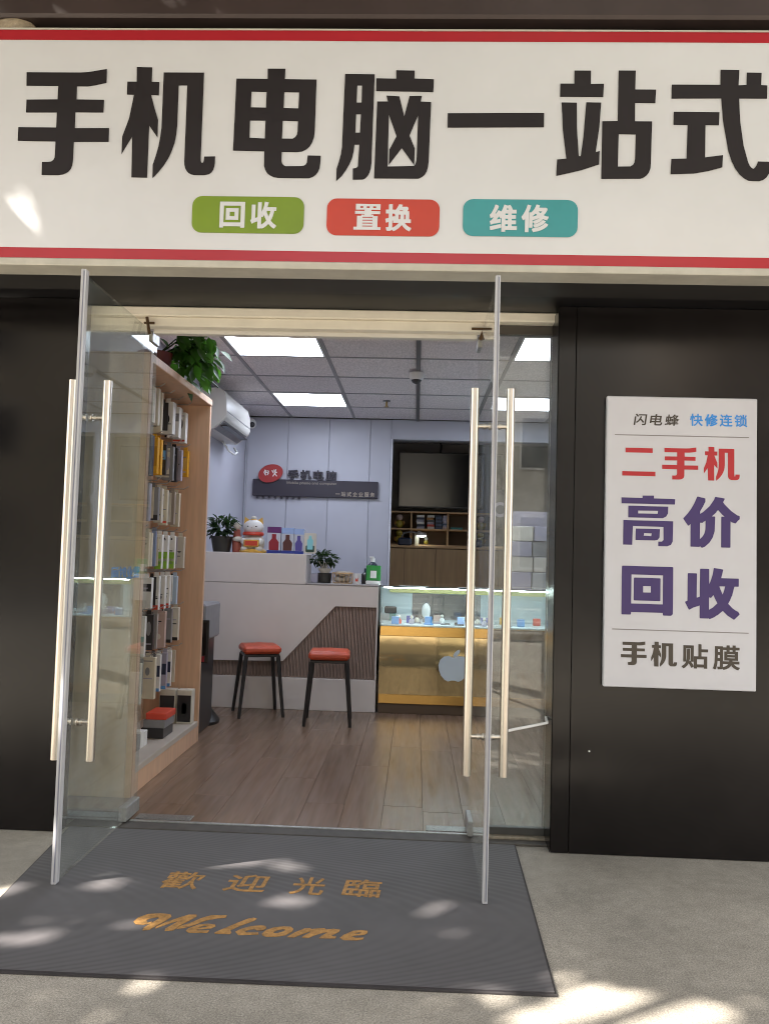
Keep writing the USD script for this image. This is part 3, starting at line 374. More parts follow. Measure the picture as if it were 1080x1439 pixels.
w.part('opening_trim', box(-0.262, -0.247, 7.79, 7.925, 0.0, 2.278, 0.002), pbr('trim_pale', (0.66, 0.68, 0.74), 0.4))
w.part('pilaster', box(0.572, 0.705, 7.795, 7.93, 0.0, 2.277, 0.003), WALLW)
w.part('wall_panel', box(1.28, 1.72, 7.802, 7.9, 0.0, 2.277, 0.003), WALLW)
solo('storage_wall', box(-1.65, 1.72, 9.38, 9.46, 0, CZ), pbr('storage_paint', (0.30, 0.28, 0.27), 0.7, vary=0.05), 'dim grey wall at the back of the storage room behind the television', 'wall')

# --- facade
def facade(name, label, spans, seams):
    t = Thing(name, label, 'wall', ((spans[0] + spans[-1]) / 2, 3.387, 0))
    e0, e1 = (spans[0], spans[-1] - 0.13) if spans[-1] < 0 else (spans[0] + 0.001, spans[-1])
    t.part('core', box(e0, e1, 3.4105, 3.62, 0, 2.19), DARKGAP)
    if spans[-1] < 0: t.part('core', box(e1 + 0.0005, spans[-1], 3.4105, 3.45, 0, 2.19), DARKGAP)
    for a, b in zip(spans[:-1], spans[1:]): t.part('panel', box(a + 0.0015, b - 0.0015, 3.387, 3.41, 0.003, 2.2055, 0.0006), BLACK)
    return t
fw = facade('black_facade_wall', 'dark glossy panelled wall left of the shop door', [-4.2, -2.62, -1.419], None)
fw.part('return_panel', box(-1.4185, -1.416, 3.39, 3.452, 0.003, 2.195), BLACK)
fw = facade('black_facade_wall', 'dark glossy panelled wall behind the white poster board', [0.562, 0.634, 2.1, 4.2], None)
fw.part('return_panel', box(0.5595, 0.5615, 3.39, 3.6, 0.003, 2.195), BLACK)
fw.part('switch_dot', cyl((0.71, 3.388, 0.405), (0.71, 3.384, 0.405), 0.0035), WHITE)
u = Thing('upper_facade', 'dark brown fascia above the white shop sign', 'facade', (0, 3.0, 3.08))
u.part('fascia', box(-4.2, 4.2, 2.955, 3.25, 3.148, 3.62, 0.01), BROWN)
u.part('shadow_gap_back', box(-4.2, 4.2, 3.06, 3.25, 2.2, 3.148), pbr('gap_dark', (0.02, 0.018, 0.017), 0.6))
u.part('upper_wall', box(-4.2, 4.2, 3.0, 9.5, 3.62, 7.0), pbr('upper_stone', (0.28, 0.24, 0.20), 0.7, vary=0.15, vscale=4))
solo('roof_slab', box(-1.9, 1.9, 3.26, 9.5, 2.56, 2.66), DARKGAP, 'dark concrete slab over the shop ceiling', 'slab')
solo('soffit', box(-4.2, 4.2, 2.965, 3.62, 2.208, 2.235), BLACK_GLOSS, 'black glossy soffit panel between the sign and the door header', 'soffit')
st = ball((-1.585, 3.0, 3.085), (0.085, 0.05, 0.085), 3); st.vertices = st.vertices + (meshkit.fbm(st.vertices * 22, 3)[:, None] - 0.5) * 0.03
solo('stone_ornament', st, STONE, 'rough beige stone lump at the top left corner of the sign', 'stone')

# ================================================================== the shop sign
s = Thing('shop_sign', 'long white shop sign with red borders and big black Chinese lettering', 'sign', (0.2, 3.0, 2.185))
SY = 2.929
s.part('box_frame', box(-2.6, 2.6, SY + 0.004, 3.05, 2.19, 3.074), CREAM)
# the printed face, slightly slack
nx, nz = 260, 46
gxx, gzz = np.meshgrid(np.linspace(-2.6, 2.6, nx), np.linspace(2.211, 3.077, nz)); P = np.c_[gxx.ravel(), np.full(gxx.size, SY), gzz.ravel()]
P[:, 1] += (meshkit.fbm(P * np.array([2.1, 0, 1.6]) + 3, 3) - 0.5) * 0.004
q = [[i * nx + k, i * nx + k + 1, (i + 1) * nx + k + 1, (i + 1) * nx + k] for i in range(nz - 1) for k in range(nx - 1)]
def face_y(X, Z): return SY + (meshkit.fbm(np.c_[X, np.zeros(len(X)), Z] * np.array([2.1, 0, 1.6]) + 3, 3) - 0.5) * 0.004
s.part('printed_face', trimesh.Trimesh(P, np.array([f for a in q for f in ([a[0], a[1], a[2]], [a[0], a[2], a[3]])]), process=False), VINYL, smooth=True)
def film(poly, off):
    m = ext_xz(poly, 0.0, 0.0012); v = m.vertices.copy(); v[:, 1] += face_y(v[:, 0], v[:, 2]) - off; m.vertices = v; return m
def dense(poly, step=0.04): return poly.segmentize(step)
def strip(x0, x1, z0, z1):
    n = int((x1 - x0) / 0.04); xx = np.linspace(x0, x1, n + 1); v = []; f = []
    for zz in (z0, z1): v += [(a, 0, zz) for a in xx]
    v = np.array(v); v[:, 1] = face_y(v[:, 0], v[:, 2]) - 0.0012
    for k in range(n): f += [[k, k + 1, n + 2 + k], [k, n + 2 + k, n + 1 + k]]
    return trimesh.Trimesh(v, f, process=False)
s.part('red_border', strip(-2.6, 2.6, 3.037, 3.076), RED); s.part('red_border', strip(-2.6, 2.6, 2.2115, 2.25), RED)
s.part('trim', box(-2.6, 2.6, SY - 0.006, SY + 0.03, 2.184, 2.2105, 0.003), CREAM)
s.part('trim', box(-2.6, 2.6, SY - 0.003, SY + 0.02, 3.0775, 3.083, 0.001), CREAM)
for t in SIGN_LETTERS: s.part('letter', film(parse(t, 1e-4), 0.0015), INK, label='big black character on the white sign')
def fit(poly, x0, x1, z0, z1):
    a, b, c, d = poly.bounds; return affinity.affine_transform(poly, [(x1 - x0) / (c - a), 0, 0, (z1 - z0) / (d - b), x0 - a * (x1 - x0) / (c - a), z0 - b * (z1 - z0) / (d - b)])
ZHI = union_all([rect(298, -155, 505, -108).difference(union_all([rect(335 + k, -141, 360 + k, -126) for k in (0, 54, 108)])), rect(372, -200, 428, -150), rect(292, -190, 503, -166), rect(345, -300, 448, -196).difference(union_all([rect(355, -k - 8, 440, -k) for k in (214, 238, 262, 286)])), rect(310, -300, 346, -207), rect(447, -300, 483, -207), rect(282, -320, 510, -297)])
def badge(x0, x1, z0, z1, mat, chars, label):
    p = s.part('badge', film(dense(rrect(x0, x1, z0, z1, 0.036)), 0.0015), mat, label=label)
    for ch, a, b, c, d in chars: s.part('letter', film(fit(ZHI, a, b, c, d) if ch == '置' else glyph_to(ch, a, b, c, d), 0.0032), VINYL, under=p)
badge(-0.847, -0.438, 2.313, 2.449, GREEN, [('回', -0.745, -0.653, 2.332, 2.428), ('收', -0.633, -0.537, 2.330, 2.430)], 'green rounded badge with two white characters')
badge(-0.355, 0.052, 2.310, 2.446, ORANGE, [('置', -0.257, -0.159, 2.331, 2.426), ('换', -0.143, -0.049, 2.327, 2.427)], 'red rounded badge with two white characters')
badge(0.136, 0.545, 2.314, 2.450, TEAL, [('维', 0.231, 0.329, 2.330, 2.430), ('修', 0.345, 0.441, 2.330, 2.431)], 'teal rounded badge with two white characters')

# ================================================================== entrance
h = Thing('door_header', 'cream metal header beam above the glass doors', 'beam', (-0.4, 3.53, 2.11))
h.part('top_rail', box(-1.545, 0.600, 3.485, 3.56, 2.168, 2.2075, 0.004), HEADER)
h.part('lower_rail', box(-1.198, 0.262, 3.50, 3.56, 2.126, 2.167, 0.003), HEADER)
h.part('stop_lip', box(-1.18, 0.24, 3.5605, 3.60, 2.110, 2.166, 0.002), pbr('lip_pale', (0.66, 0.63, 0.58), 0.4))
h.part('side_rail', box(-1.545, -1.2, 3.525, 3.56, 2.112, 2.166, 0.002), HEADER, label='short rail above the left side glass')
h.part('side_rail', box(0.264, 0.56, 3.535, 3.56, 2.126, 2.166, 0.002), pbr('rail_dark', (0.07, 0.06, 0.05), 0.5), label='dark rail above the right side glass')
t = Thing('threshold', 'dark door threshold with a thin worn metal strip', 'threshold', (-0.35, 3.5, 0))
t.part('sill', box(-1.416, 0.76, 3.452, 3.563, 0.0, 0.009, 0.002), pbr('sill_dark', (0.06, 0.052, 0.045), 0.6, vary=0.3, vscale=20))
t.part('metal_strip', box(-1.18, 0.25, 3.533, 3.552, 0.0085, 0.0125, 0.001), DULLSTEEL)
t.part('side_sill', box(0.265, 0.76, 3.50, 3.551, 0.0085, 0.02, 0.002), pbr('sill_worn', (0.2, 0.17, 0.13), 0.6, vary=0.5, vscale=25))

def side_glass(name, label, x0, x1):
    t = Thing(name, label, 'glass panel', ((x0 + x1) / 2, 3.54, 0.01), group='fixed glass beside the doors')
    t.part('pane', box(x0, x1, 3.535, 3.546, 0.035, 2.126), SIDEGLASS)
    t.part('bottom_rail', box(x0, x1, 3.525, 3.556, 0.0205 if x0 > 0 else 0.0095, 0.05, 0.002), pbr('rail_bottom', (0.05, 0.048, 0.045), 0.45))
    return t
side_glass('side_glass', 'fixed narrow glass panel left of the open left door', -1.545, -1.212)
side_glass('side_glass', 'fixed narrow glass panel between the right door and the dark wall', 0.275, 0.559)

def door(label, x, sgn, seal):
    t = Thing('glass_door', label, 'door', (x, 3.53, 0.012), group='open glass doors')
    t.part('pane', box(x - 0.006, x + 0.006, 2.868, 3.665, 0.0145, 2.1245), GLASS)
    t.part('edge_seal', box(x - seal, x + seal, 2.838, 2.868, 0.011, 2.142, 0.002), EDGE)
    t.part('seal_groove', box(x + 0.001, x + 0.0042, 2.8365, 2.8376, 0.02, 2.135), GROOVE)
    t.part('bottom_patch', box(x - 0.017, x + 0.017, 3.50, 3.668, 0.0142, 0.074, 0.003), DULLSTEEL)
    t.part('top_patch', box(x - 0.015, x + 0.015, 3.57, 3.668, 2.075, 2.123, 0.003), DULLSTEEL)
    for k in (-1, 1):
        hx = x + k * 0.0635
        hp = t.part('handle', cat(cyl((hx, 2.95, 0.402), (hx, 2.95, 1.766), 0.0155, 20)), STEEL, smooth=40)
        for z in (0.537, 1.630):
            t.part('standoff', cat(cyl((x + k * 0.007, 2.95, z), (hx, 2.95, z), 0.0075, 12), cyl((x + k * 0.007, 2.95, z), (x + k * 0.013, 2.95, z), 0.013, 14), cyl((x + k * 0.022, 2.95, z), (x + k * 0.03, 2.95, z), 0.0105, 12)), STEEL, smooth=40, under=hp)
    return t
dl = door('open left glass door with long steel pull handles and blue lettering', -1.2, -1, 0.009)
dr = door('open right glass door with long steel pull handles, no lettering', 0.259, 1, 0.0085)
y = 3.60
for ch in '营业时间':  # on the outer face, so it reads the other way round from the camera's side
    g = glyph_to(ch, 0, 0.078, 1.034, 1.085, bold=14)
    m = ext(g, 0.0008); v = m.vertices.copy(); m.vertices = np.c_[-1.2062 - v[:, 2], y - v[:, 0], v[:, 1]]; m.fix_normals()
    dl.part('letter', m, BLUE_INK, label='blue film character on the glass'); y -= 0.086
for x0, x1, lb in ((-1.17, -1.02, 'worn steel floor hinge plate beside the left door'), (0.072, 0.236, 'speckled steel floor hinge plate beside the right door')):
    t = Thing('floor_hinge', lb, 'floor hinge', (x0, 3.6, 0.009), group='floor hinge plates'); t.part('cover_plate', box(x0, x1 + 0.09, 3.566, 3.635, 0.0088, 0.0118, 0.001), pbr('hinge_plate', (0.32, 0.32, 0.31), 0.35, metal=0.8, vary=0.5, vscale=140))
    for xx in (x0 + 0.035, x1 + 0.075): t.part('screw', cyl((xx, 3.6, 0.0118), (xx, 3.6, 0.0128), 0.006, 10), DULLSTEEL)
for x, lb in ((-1.2, 'small bronze pivot clamp at the top of the left door'), (0.255, 'small bronze pivot clamp at the top of the right door')):
    t = Thing('door_pivot', lb, 'pivot', (x, 3.5, 2.13), group='door pivots'); BZ = pbr('bronze', (0.12, 0.07, 0.035), 0.45, metal=0.6)
    t.part('cross_plate', box(x - 0.045 if x > 0 else x + 0.004, x + 0.05, 3.476, 3.484, 2.128, 2.137, 0.001), BZ); t.part('arm', cyl((x + 0.016, 3.48, 2.158), (x - 0.008 if x > 0 else x + 0.03, 3.478, 2.085), 0.007, 8), BZ)
solo('cord', tube([(0.325, 2.955, 0.556), (0.38, 3.1, 0.538), (0.46, 3.25, 0.522), (0.54, 3.38, 0.512), (0.556, 3.50, 0.512)], 0.0055, 8), WHITE, 'thin white cord from the right door handle to the dark wall', 'cord', smooth=True)

# --- doormat
m = Thing('doormat', 'grey ribbed welcome mat with gold lettering in front of the door', 'mat', (-0.45, 2.85, 0))
mp = Polygon([(-1.40, 3.444), (0.433, 3.446), (0.406, 2.285), (-1.285, 2.262)])
m.part('backing', ext_xy(mp, 0.001, 0.004), pbr('mat_edge', (0.034, 0.03, 0.032), 0.8, vary=0.3, vscale=12))
m.part('pile', ext_xy(mp.buffer(-0.007, join_style=2), 0.005, 0.0045), MATM)
for t in WELCOME_LETTERS: m.part('letter', ext_xy(parse(t, 1e-4), 0.0097, 0.0012), MATGOLD)
for ch, a, b in (('歡', -0.848, -0.712), ('迎', -0.628, -0.485), ('光', -0.400, -0.285), ('臨', -0.222, -0.088)):
    m.part('letter', ext_xy(glyph_to(ch, a, b, 2.855, 3.005, shear=0.06), 0.0097, 0.0012), MATGOLD)

# --- poster board
p = Thing('poster_board', 'white poster board with red, purple and black characters on the dark wall', 'poster', (1.055, 3.37, 0.667))
p.part('board', box(0.7555, 1.353, 3.358, 3.386, 0.667, 1.833, 0.003), POSTER)
PY = 3.3578
def print_on(poly, mat, name='letter'): p.part(name, ext_xz(poly, PY, 0.0012), mat)
for ch, a, b in (('闪', 0.862, 0.916), ('电', 0.926, 0.976), ('蜂', 0.986, 1.044)): print_on(glyph_to(ch, a, b, 1.716, 1.762, shear=0.12), PINK_INK)
for i, ch in enumerate('快修连锁'): print_on(glyph_to(ch, 1.086 + i * 0.0588, 1.137 + i * 0.0588, 1.717, 1.767), BLUE_INK)
print_on(rect(0.788, 1.6735, 1.320, 1.6765), GREYL, 'rule_line'); print_on(rect(0.787, 0.8935, 1.322, 0.8965), GREYL, 'rule_line')
er = union_all([rect(0.831, 1.604, 0.939, 1.623), rect(0.819, 1.510, 0.951, 1.528)]); print_on(er, PRED)
hand = affinity.affine_transform(parse(SIGN_LETTERS[0], 1e-4), [1, 0, 0, 1, 0, 0]); mach = parse(SIGN_LETTERS[1], 1e-4)
print_on(fit(hand, 0.977, 1.120, 1.499, 1.630), PRED); print_on(fit(mach, 1.143, 1.284, 1.498, 1.634), PRED)
print_on(parse(POSTER_HIGH, 1e-4), PURPLE); print_on(glyph_to('价', 1.063, 1.285, 1.228, 1.433, bold=14), PURPLE)
print_on(glyph_to('回', 0.823, 1.025, 0.954, 1.148, bold=16), PURPLE); print_on(glyph_to('收', 1.073, 1.286, 0.946, 1.149, bold=14), PURPLE)
print_on(fit(hand, 0.823, 0.924, 0.755, 0.849), PINK_INK); print_on(fit(mach, 0.942, 1.043, 0.752, 0.850), PINK_INK)
print_on(glyph_to('贴', 1.061, 1.164, 0.749, 0.846, bold=6), PINK_INK); print_on(glyph_to('膜', 1.183, 1.288, 0.748, 0.845, bold=4), PINK_INK)

# ================================================================== inside: lamps and ceiling fittings
for i, a in ((1, 'left'), (4, 'right')):
    for j, b in ((4, 'near'), (1, 'far')):
        x0, y1 = gx[i], gy[j]; y0 = y1 - 0.6
        t = Thing('ceiling_light', {('left', 'near'): 'square lit ceiling panel nearest the hanging plant', ('left', 'far'): 'square lit ceiling panel above the air conditioner end and logo board',
                                    ('right', 'near'): 'lit ceiling panel at the upper right, nearer the street', ('right', 'far'): 'lit ceiling panel above the right door handles, farther inside'}[(a, b)], 'ceiling light', (x0 + 0.3, y0 + 0.3, CZ), group='lit ceiling panels')
        fr = rect(x0 + 0.012, y0 + 0.012, x0 + 0.588, y1 - 0.012).difference(rect(x0 + 0.024, y0 + 0.03, x0 + 0.576, y1 - 0.03))
        t.part('frame', ext_xy(fr, CZ - 0.002, 0.018), LEDFR); t.part('diffuser', box(x0 + 0.0245, x0 + 0.5755, y0 + 0.0305, y1 - 0.0305, CZ + 0.004, CZ + 0.012), LEDM)
def sprinkler(x, y, lb):
    t = Thing('sprinkler', lb, 'sprinkler', (x, y, CZ), group='ceiling sprinklers'); BR = pbr('brass', (0.35, 0.24, 0.1), 0.4, metal=0.8)
    t.part('rose', lathe([(0, 0), (0.03, 0), (0.034, -0.006), (0, -0.008)][::-1], (x, y, CZ), 16), GREYP); t.part('stem', cyl((x, y, CZ - 0.006), (x, y, CZ - 0.05), 0.009, 10), BR); t.part('deflector', cyl((x, y, CZ - 0.05), (x, y, CZ - 0.054), 0.02, 14), BR)
sprinkler(-0.31, 4.70, 'small brass sprinkler on the ceiling nearest the door'); sprinkler(-0.279, 6.86, 'small brass sprinkler on the ceiling near the back wall')
t = Thing('dome_camera', 'small white dome camera under the ceiling rail', 'camera', (-0.03, 5.75, CZ)); t.part('base', lathe([(0.0, -0.05), (0.045, -0.05), (0.052, -0.03), (0.052, 0.0), (0, 0.0)], (-0.03, 5.75, CZ - 0.012), 24), WHITE, smooth=40); t.part('dome', ball((-0.03, 5.75, CZ - 0.06), (0.036, 0.036, 0.03), 2), DARK, smooth=True)
solo('ceiling_conduit', box(-0.033, -0.003, 3.7, 7.79, CZ - 0.012, CZ - 0.001, 0.003), pbr('conduit', (0.13, 0.125, 0.13), 0.5), 'dark conduit strip running along the ceiling to the back wall', 'conduit')
t = Thing('bullet_camera', 'white camera in the corner above the logo board', 'camera', (-1.57, 7.6, 2.36)); t.part('mount', cyl((-1.60, 7.78, 2.40), (-1.575, 7.66, 2.37), 0.012, 10), WHITE); t.part('housing', ball((-1.565, 7.62, 2.368), (0.045, 0.05, 0.05), 2), WHITE, smooth=True); t.part('lens', ball((-1.548, 7.58, 2.352), (0.026, 0.022, 0.026), 2), DARK, smooth=True)

# --- air conditioner on the left wall
t = Thing('air_conditioner', 'white wall air conditioner above the end of the wooden shelf', 'air conditioner', (-1.54, 6.5, 2.06))
prof = Polygon([(-1.65, 2.08), (-1.65, 2.375), (-1.50, 2.385), (-1.455, 2.36), (-1.435, 2.30), (-1.43, 2.19), (-1.445, 2.15), (-1.54, 2.07)])
mm = ext(prof, 0.87); v = mm.vertices.copy(); mm.vertices = np.c_[v[:, 0], 6.93 - v[:, 2], v[:, 1]]
t.part('body', mm, ACW, smooth=30)
t.part('louvre', box(-1.515, -1.438, 6.12, 6.87, 2.105, 2.112, 0.002), DARK); sp = spin(box(-1.54, -1.44, 6.10, 6.89, 2.107, 2.112), 38, (-1.49, 6.5, 2.109), (0, -1, 0)); t.part('louvre_flap', sp, GREYP)
t.part('seam', box(-1.4305, -1.428, 6.07, 6.92, 2.205, 2.212), GREYP)
solo('hose', tube([(-1.62, 6.75, 2.08), (-1.57, 6.78, 2.0), (-1.53, 6.82, 1.975), (-1.52, 6.86, 2.0), (-1.55, 6.88, 2.04)], 0.009, 8), WHITE, 'short curled white hose under the air conditioner', 'hose', smooth=True)

# --- wooden product shelf along the left wall
X0, X1, Y0, Y1 = -1.645, -1.29, 3.88, 5.06
t = Thing('display_shelf', 'tall open wooden product shelf left of the entrance', 'shelf', (-1.47, 4.47, 0.009))
t.part('end_panel', box(X0, X1, Y0 - 0.022, Y0, 0.009, 2.10, 0.002), ENDWOOD, label='plain near end panel behind the left glass'); t.part('edge_trim', box(X1, X1 + 0.006, Y0 - 0.022, Y0 + 0.012, 0.009, 2.10, 0.001), SHELFWOOD)
t.part('end_panel', box(X0, X1, Y1 - 0.028, Y1, 0.009, 2.058, 0.002), SHELFWOOD, label='far end panel beside the black kiosk')
t.part('top_panel', box(X0, X1 + 0.004, Y0 + 0.001, Y1, 2.059, 2.10, 0.003), SHELFWOOD)
t.part('back_panel', box(X0, X0 + 0.018, Y0 + 0.001, Y1 - 0.029, 0.12, 2.058), SHELFWOOD)
t.part('bottom_deck', box(X0 + 0.019, X1, Y0 + 0.001, Y1 - 0.029, 0.105, 0.135, 0.002), pbr('deck_pale', (0.46, 0.40, 0.34), 0.5, vary=0.08)); t.part('plinth', box(X0, X1 - 0.002, Y0 + 0.001, Y1 - 0.029, 0.009, 0.104, 0.002), SHELFWOOD)
for z in (2.045, 1.79, 1.535, 1.275, 1.045, 0.845, 0.60): 
    for k in range(6): t.part('hook', tube([(X0 + 0.018, 4.02 + 0.18 * k, z), (-1.40, 4.02 + 0.18 * k, z - 0.004), (-1.375, 4.02 + 0.18 * k, z + 0.012)], 0.0028, 6), DULLSTEEL)

PROD = 'packaged accessories on the wooden shelf'
def pack(right, depth, thick, z0, z1, mat, label, bands=(), logo=None, front=-1.405, tab=True, name='product_box', mats=None):
    """A hanging package; right = where its street side meets the shelf front, given as the distance into the shop."""
    y = right; x1 = front + R.uniform(-0.006, 0.006); x0 = x1 - depth
    t = Thing(name, label, 'package', ((x0 + x1) / 2, y, z0), group=PROD); tilt = R.uniform(-3, 3)
    t.part('box', spin(box(x0, x1, y, y + thick, z0, z1, 0.002), tilt, ((x0 + x1) / 2, y, z1)), mat)
    def face(p, mt, nm): t.part(nm, spin(ext_xz(p, y - 0.0003, 0.0008), tilt, ((x0 + x1) / 2, y, z1)), mt)
    H = z1 - z0
    for a, b, mt in bands: face(rect(x0 + 0.002, z0 + a * H, x1 - 0.002, z0 + b * H), mt, 'printed_band')
    if logo:
        cx, cz, rx, rz, mt = logo; face(affinity.scale(Point(x0 + cx * depth, z0 + cz * H).buffer(1, 10), rx * depth, rz * H), mt, 'printed_picture')
    for k in range(2 if depth > 0.035 else 0):
        u = R.uniform(0.12, 0.9); face(rect(x0 + depth * R.uniform(0.12, 0.35), z0 + u * H, x0 + depth * R.uniform(0.55, 0.88), z0 + u * H + 0.006), (GREYP, LILAC, DARK)[R.randrange(3)], 'printed_line')
    if tab: t.part('hang_tab', box((x0 + x1) / 2 - 0.012, (x0 + x1) / 2 + 0.012, y + thick * 0.4, y + thick * 0.5, z1, z1 + 0.022), mat)
    return t
g_ = GREYP
# first row
pack(4.27, 0.10, 0.05, 1.83, 2.02, OFFWHITE, 'large pale grey boxed accessory nearest the door in the top row of the shelf', logo=(0.5, 0.6, 0.28, 0.3, g_))
pack(4.38, 0.075, 0.03, 1.83, 2.03, OFFWHITE, 'slim off-white box beside the large pale grey one in the top row of the shelf', logo=(0.5, 0.35, 0.2, 0.1, YELLOW))
pack(4.44, 0.06, 0.03, 1.80, 2.02, CREAMBOX, 'slim cream box left of the mouse box in the top row of the shelf')
pack(4.63, 0.072, 0.05, 1.82, 2.005, WHITE, 'white box with a black computer mouse picture in the top row of the shelf', logo=(0.5, 0.46, 0.24, 0.15, DARK))
pack(4.76, 0.07, 0.05, 1.82, 2.0, WHITE, 'white box with a dark square picture, between two others in the top row', bands=[(0.52, 0.78, GREYP)], logo=(0.5, 0.3, 0.14, 0.07, DARK))
pack(4.92, 0.075, 0.05, 1.81, 1.995, WHITE, 'white box with a grey ring picture at the far end of the top row', logo=(0.6, 0.62, 0.2, 0.16, g_), bands=[(0.04, 0.1, REDC)])
# second row
pack(4.28, 0.11, 0.06, 1.55, 1.765, NAVY, 'wide navy package nearest the door in the second row of the shelf', bands=[(0.35, 0.62, GREYP)])
pack(4.385, 0.05, 0.03, 1.57, 1.765, YELLOW, 'left one of two adjoining yellow boxes in the second row of the shelf', bands=[(0.2, 0.75, pbr('yellow_dark', (0.5, 0.24, 0.012), 0.4))])
pack(4.465, 0.05, 0.03, 1.57, 1.765, YELLOW, 'right one of two adjoining yellow boxes in the second row of the shelf', bands=[(0.15, 0.55, pbr('yellow_dark', (0.5, 0.24, 0.012), 0.4))])
pack(4.56, 0.055, 0.03, 1.58, 1.75, DARK, 'black blister package with a blue print, right of the yellow pair', bands=[(0.5, 0.8, SKYB)])
pack(4.68, 0.06, 0.03, 1.56, 1.755, GREYP, 'dark grey boxed cable in the middle of the second row', logo=(0.5, 0.5, 0.2, 0.2, LILAC))
pack(4.77, 0.05, 0.03, 1.56, 1.76, DARK, 'plain black boxed cable left of the lilac one in the second row')
pack(4.87, 0.055, 0.03, 1.575, 1.76, LILAC, 'lilac grey boxed cable in the second row of the shelf')
pack(4.985, 0.04, 0.03, 1.61, 1.77, YELLOW, 'single yellow box at the far end of the second row', bands=[(0.3, 0.7, GOLDP)])
# third row
pack(4.19, 0.09, 0.04, 1.31, 1.51, OFFWHITE, 'off-white package with a lime lower half at the near end of the third row', bands=[(0.0, 0.5, LIME)])
pack(4.30, 0.07, 0.04, 1.31, 1.51, LILAC, 'pale lilac package beside the lime one in the third row', bands=[(0.3, 0.5, GREYP)])
pack(4.43, 0.07, 0.03, 1.32, 1.50, GREYP, 'grey package with a black foot in the third row', bands=[(0.0, 0.16, DARK)])
pack(4.52, 0.045, 0.03, 1.31, 1.50, OFFWHITE, 'narrow off-white box right of the grey package in the third row')
pack(4.62, 0.05, 0.03, 1.30, 1.50, CREAMBOX, 'cream box with small dark dots in the middle of the third row', logo=(0.5, 0.85, 0.12, 0.04, DARK), bands=[(0.06, 0.12, REDC)])
pack(4.75, 0.035, 0.03, 1.31, 1.50, pbr('taupe', (0.3, 0.25, 0.21), 0.5), 'taupe strip-shaped box between two cream ones in the third row')
pack(4.86, 0.05, 0.03, 1.30, 1.50, CREAMBOX, 'cream box with a lime seal at the far end of the third row', logo=(0.5, 0.1, 0.14, 0.04, LIME))
# fourth row
pack(4.22, 0.06, 0.03, 1.06, 1.24, GREYP, 'grey box at the near end of the fourth row')
pack(4.31, 0.04, 0.03, 1.07, 1.25, CREAMBOX, 'first of the plain cream boxes in the fourth row, beside the grey box')
pack(4.37, 0.04, 0.03, 1.07, 1.25, CREAMBOX, 'second of the plain cream boxes in the fourth row, next to the blue strip', logo=(0.5, 0.5, 0.3, 0.04, OFFWHITE))
pack(4.45, 0.025, 0.02, 1.07, 1.26, pbr('steel_blue', (0.2, 0.26, 0.42), 0.4), 'slim steel blue package between cream and lime boxes in the fourth row')
for k, (yy, lb) in enumerate(((4.55, 'left one of three white boxes with lime lower halves in the fourth row'), (4.665, 'middle one of three white boxes with lime lower halves in the fourth row'), (4.78, 'right one of three white boxes with lime lower halves in the fourth row'))):
    pack(yy, 0.042, 0.03, 1.055, 1.245, WHITE, lb, bands=[(0.0, 0.5, LIME), (0.22, 0.3, OFFWHITE)], logo=(0.5, 0.9, 0.12, 0.03, DARK))
pack(4.97, 0.055, 0.03, 1.055, 1.245, OFFWHITE, 'off-white box at the far end of the fourth row', logo=(0.5, 0.5, 0.1, 0.03, g_))
# fifth row
pack(4.20, 0.06, 0.04, 0.84, 1.01, TEALC, 'dark teal package at the near end of the fifth row')
pack(4.40, 0.065, 0.03, 0.845, 1.01, WHITE, 'white hang card with a black mark in the fifth row', bands=[(0.55, 0.8, DARK)])
for yy, lb in ((4.54, 'left one of three white cards with red feet in the fifth row'), (4.64, 'middle one of three white cards with red feet in the fifth row'), (4.74, 'right one of three white cards with red feet in the fifth row')):
    pack(yy, 0.042, 0.03, 0.83, 1.015, WHITE, lb, bands=[(0.0, 0.14, REDC)], logo=(0.5, 0.35, 0.15, 0.05, g_))
pack(4.85, 0.035, 0.03, 0.845, 1.01, pbr('ice_blue', (0.40, 0.5, 0.62), 0.4), 'ice blue card at the far end of the fifth row')
# sixth row
pack(4.15, 0.09, 0.04, 0.62, 0.80, pbr('sage', (0.16, 0.2, 0.18), 0.4), 'dark sage blister at the near end of the sixth row')
pack(4.31, 0.065, 0.03, 0.60, 0.81, WHITE, 'white rounded package with a teal stripe in the sixth row', bands=[(0.26, 0.5, TEALC)])
pack(4.45, 0.06, 0.03, 0.62, 0.81, DARK, 'black blister package left of the silver one in the sixth row', logo=(0.6, 0.6, 0.2, 0.2, GREYP))
pack(4.51, 0.03, 0.02, 0.62, 0.81, pbr('silver_card', (0.55, 0.52, 0.5), 0.3, metal=0.6), 'slim silver card beside the pale pink package in the sixth row')
pack(4.66, 0.075, 0.03, 0.61, 0.815, PALEPINK, 'pale pink package in the middle of the sixth row', logo=(0.5, 0.3, 0.2, 0.08, OFFWHITE))
pack(4.79, 0.045, 0.03, 0.625, 0.82, GREYP, 'grey blister with a black foot in the sixth row', bands=[(0.0, 0.1, DARK)])
pack(4.93, 0.05, 0.03, 0.625, 0.82, OFFWHITE, 'silvery white blister at the far end of the sixth row', bands=[(0.0, 0.1, DARK)])
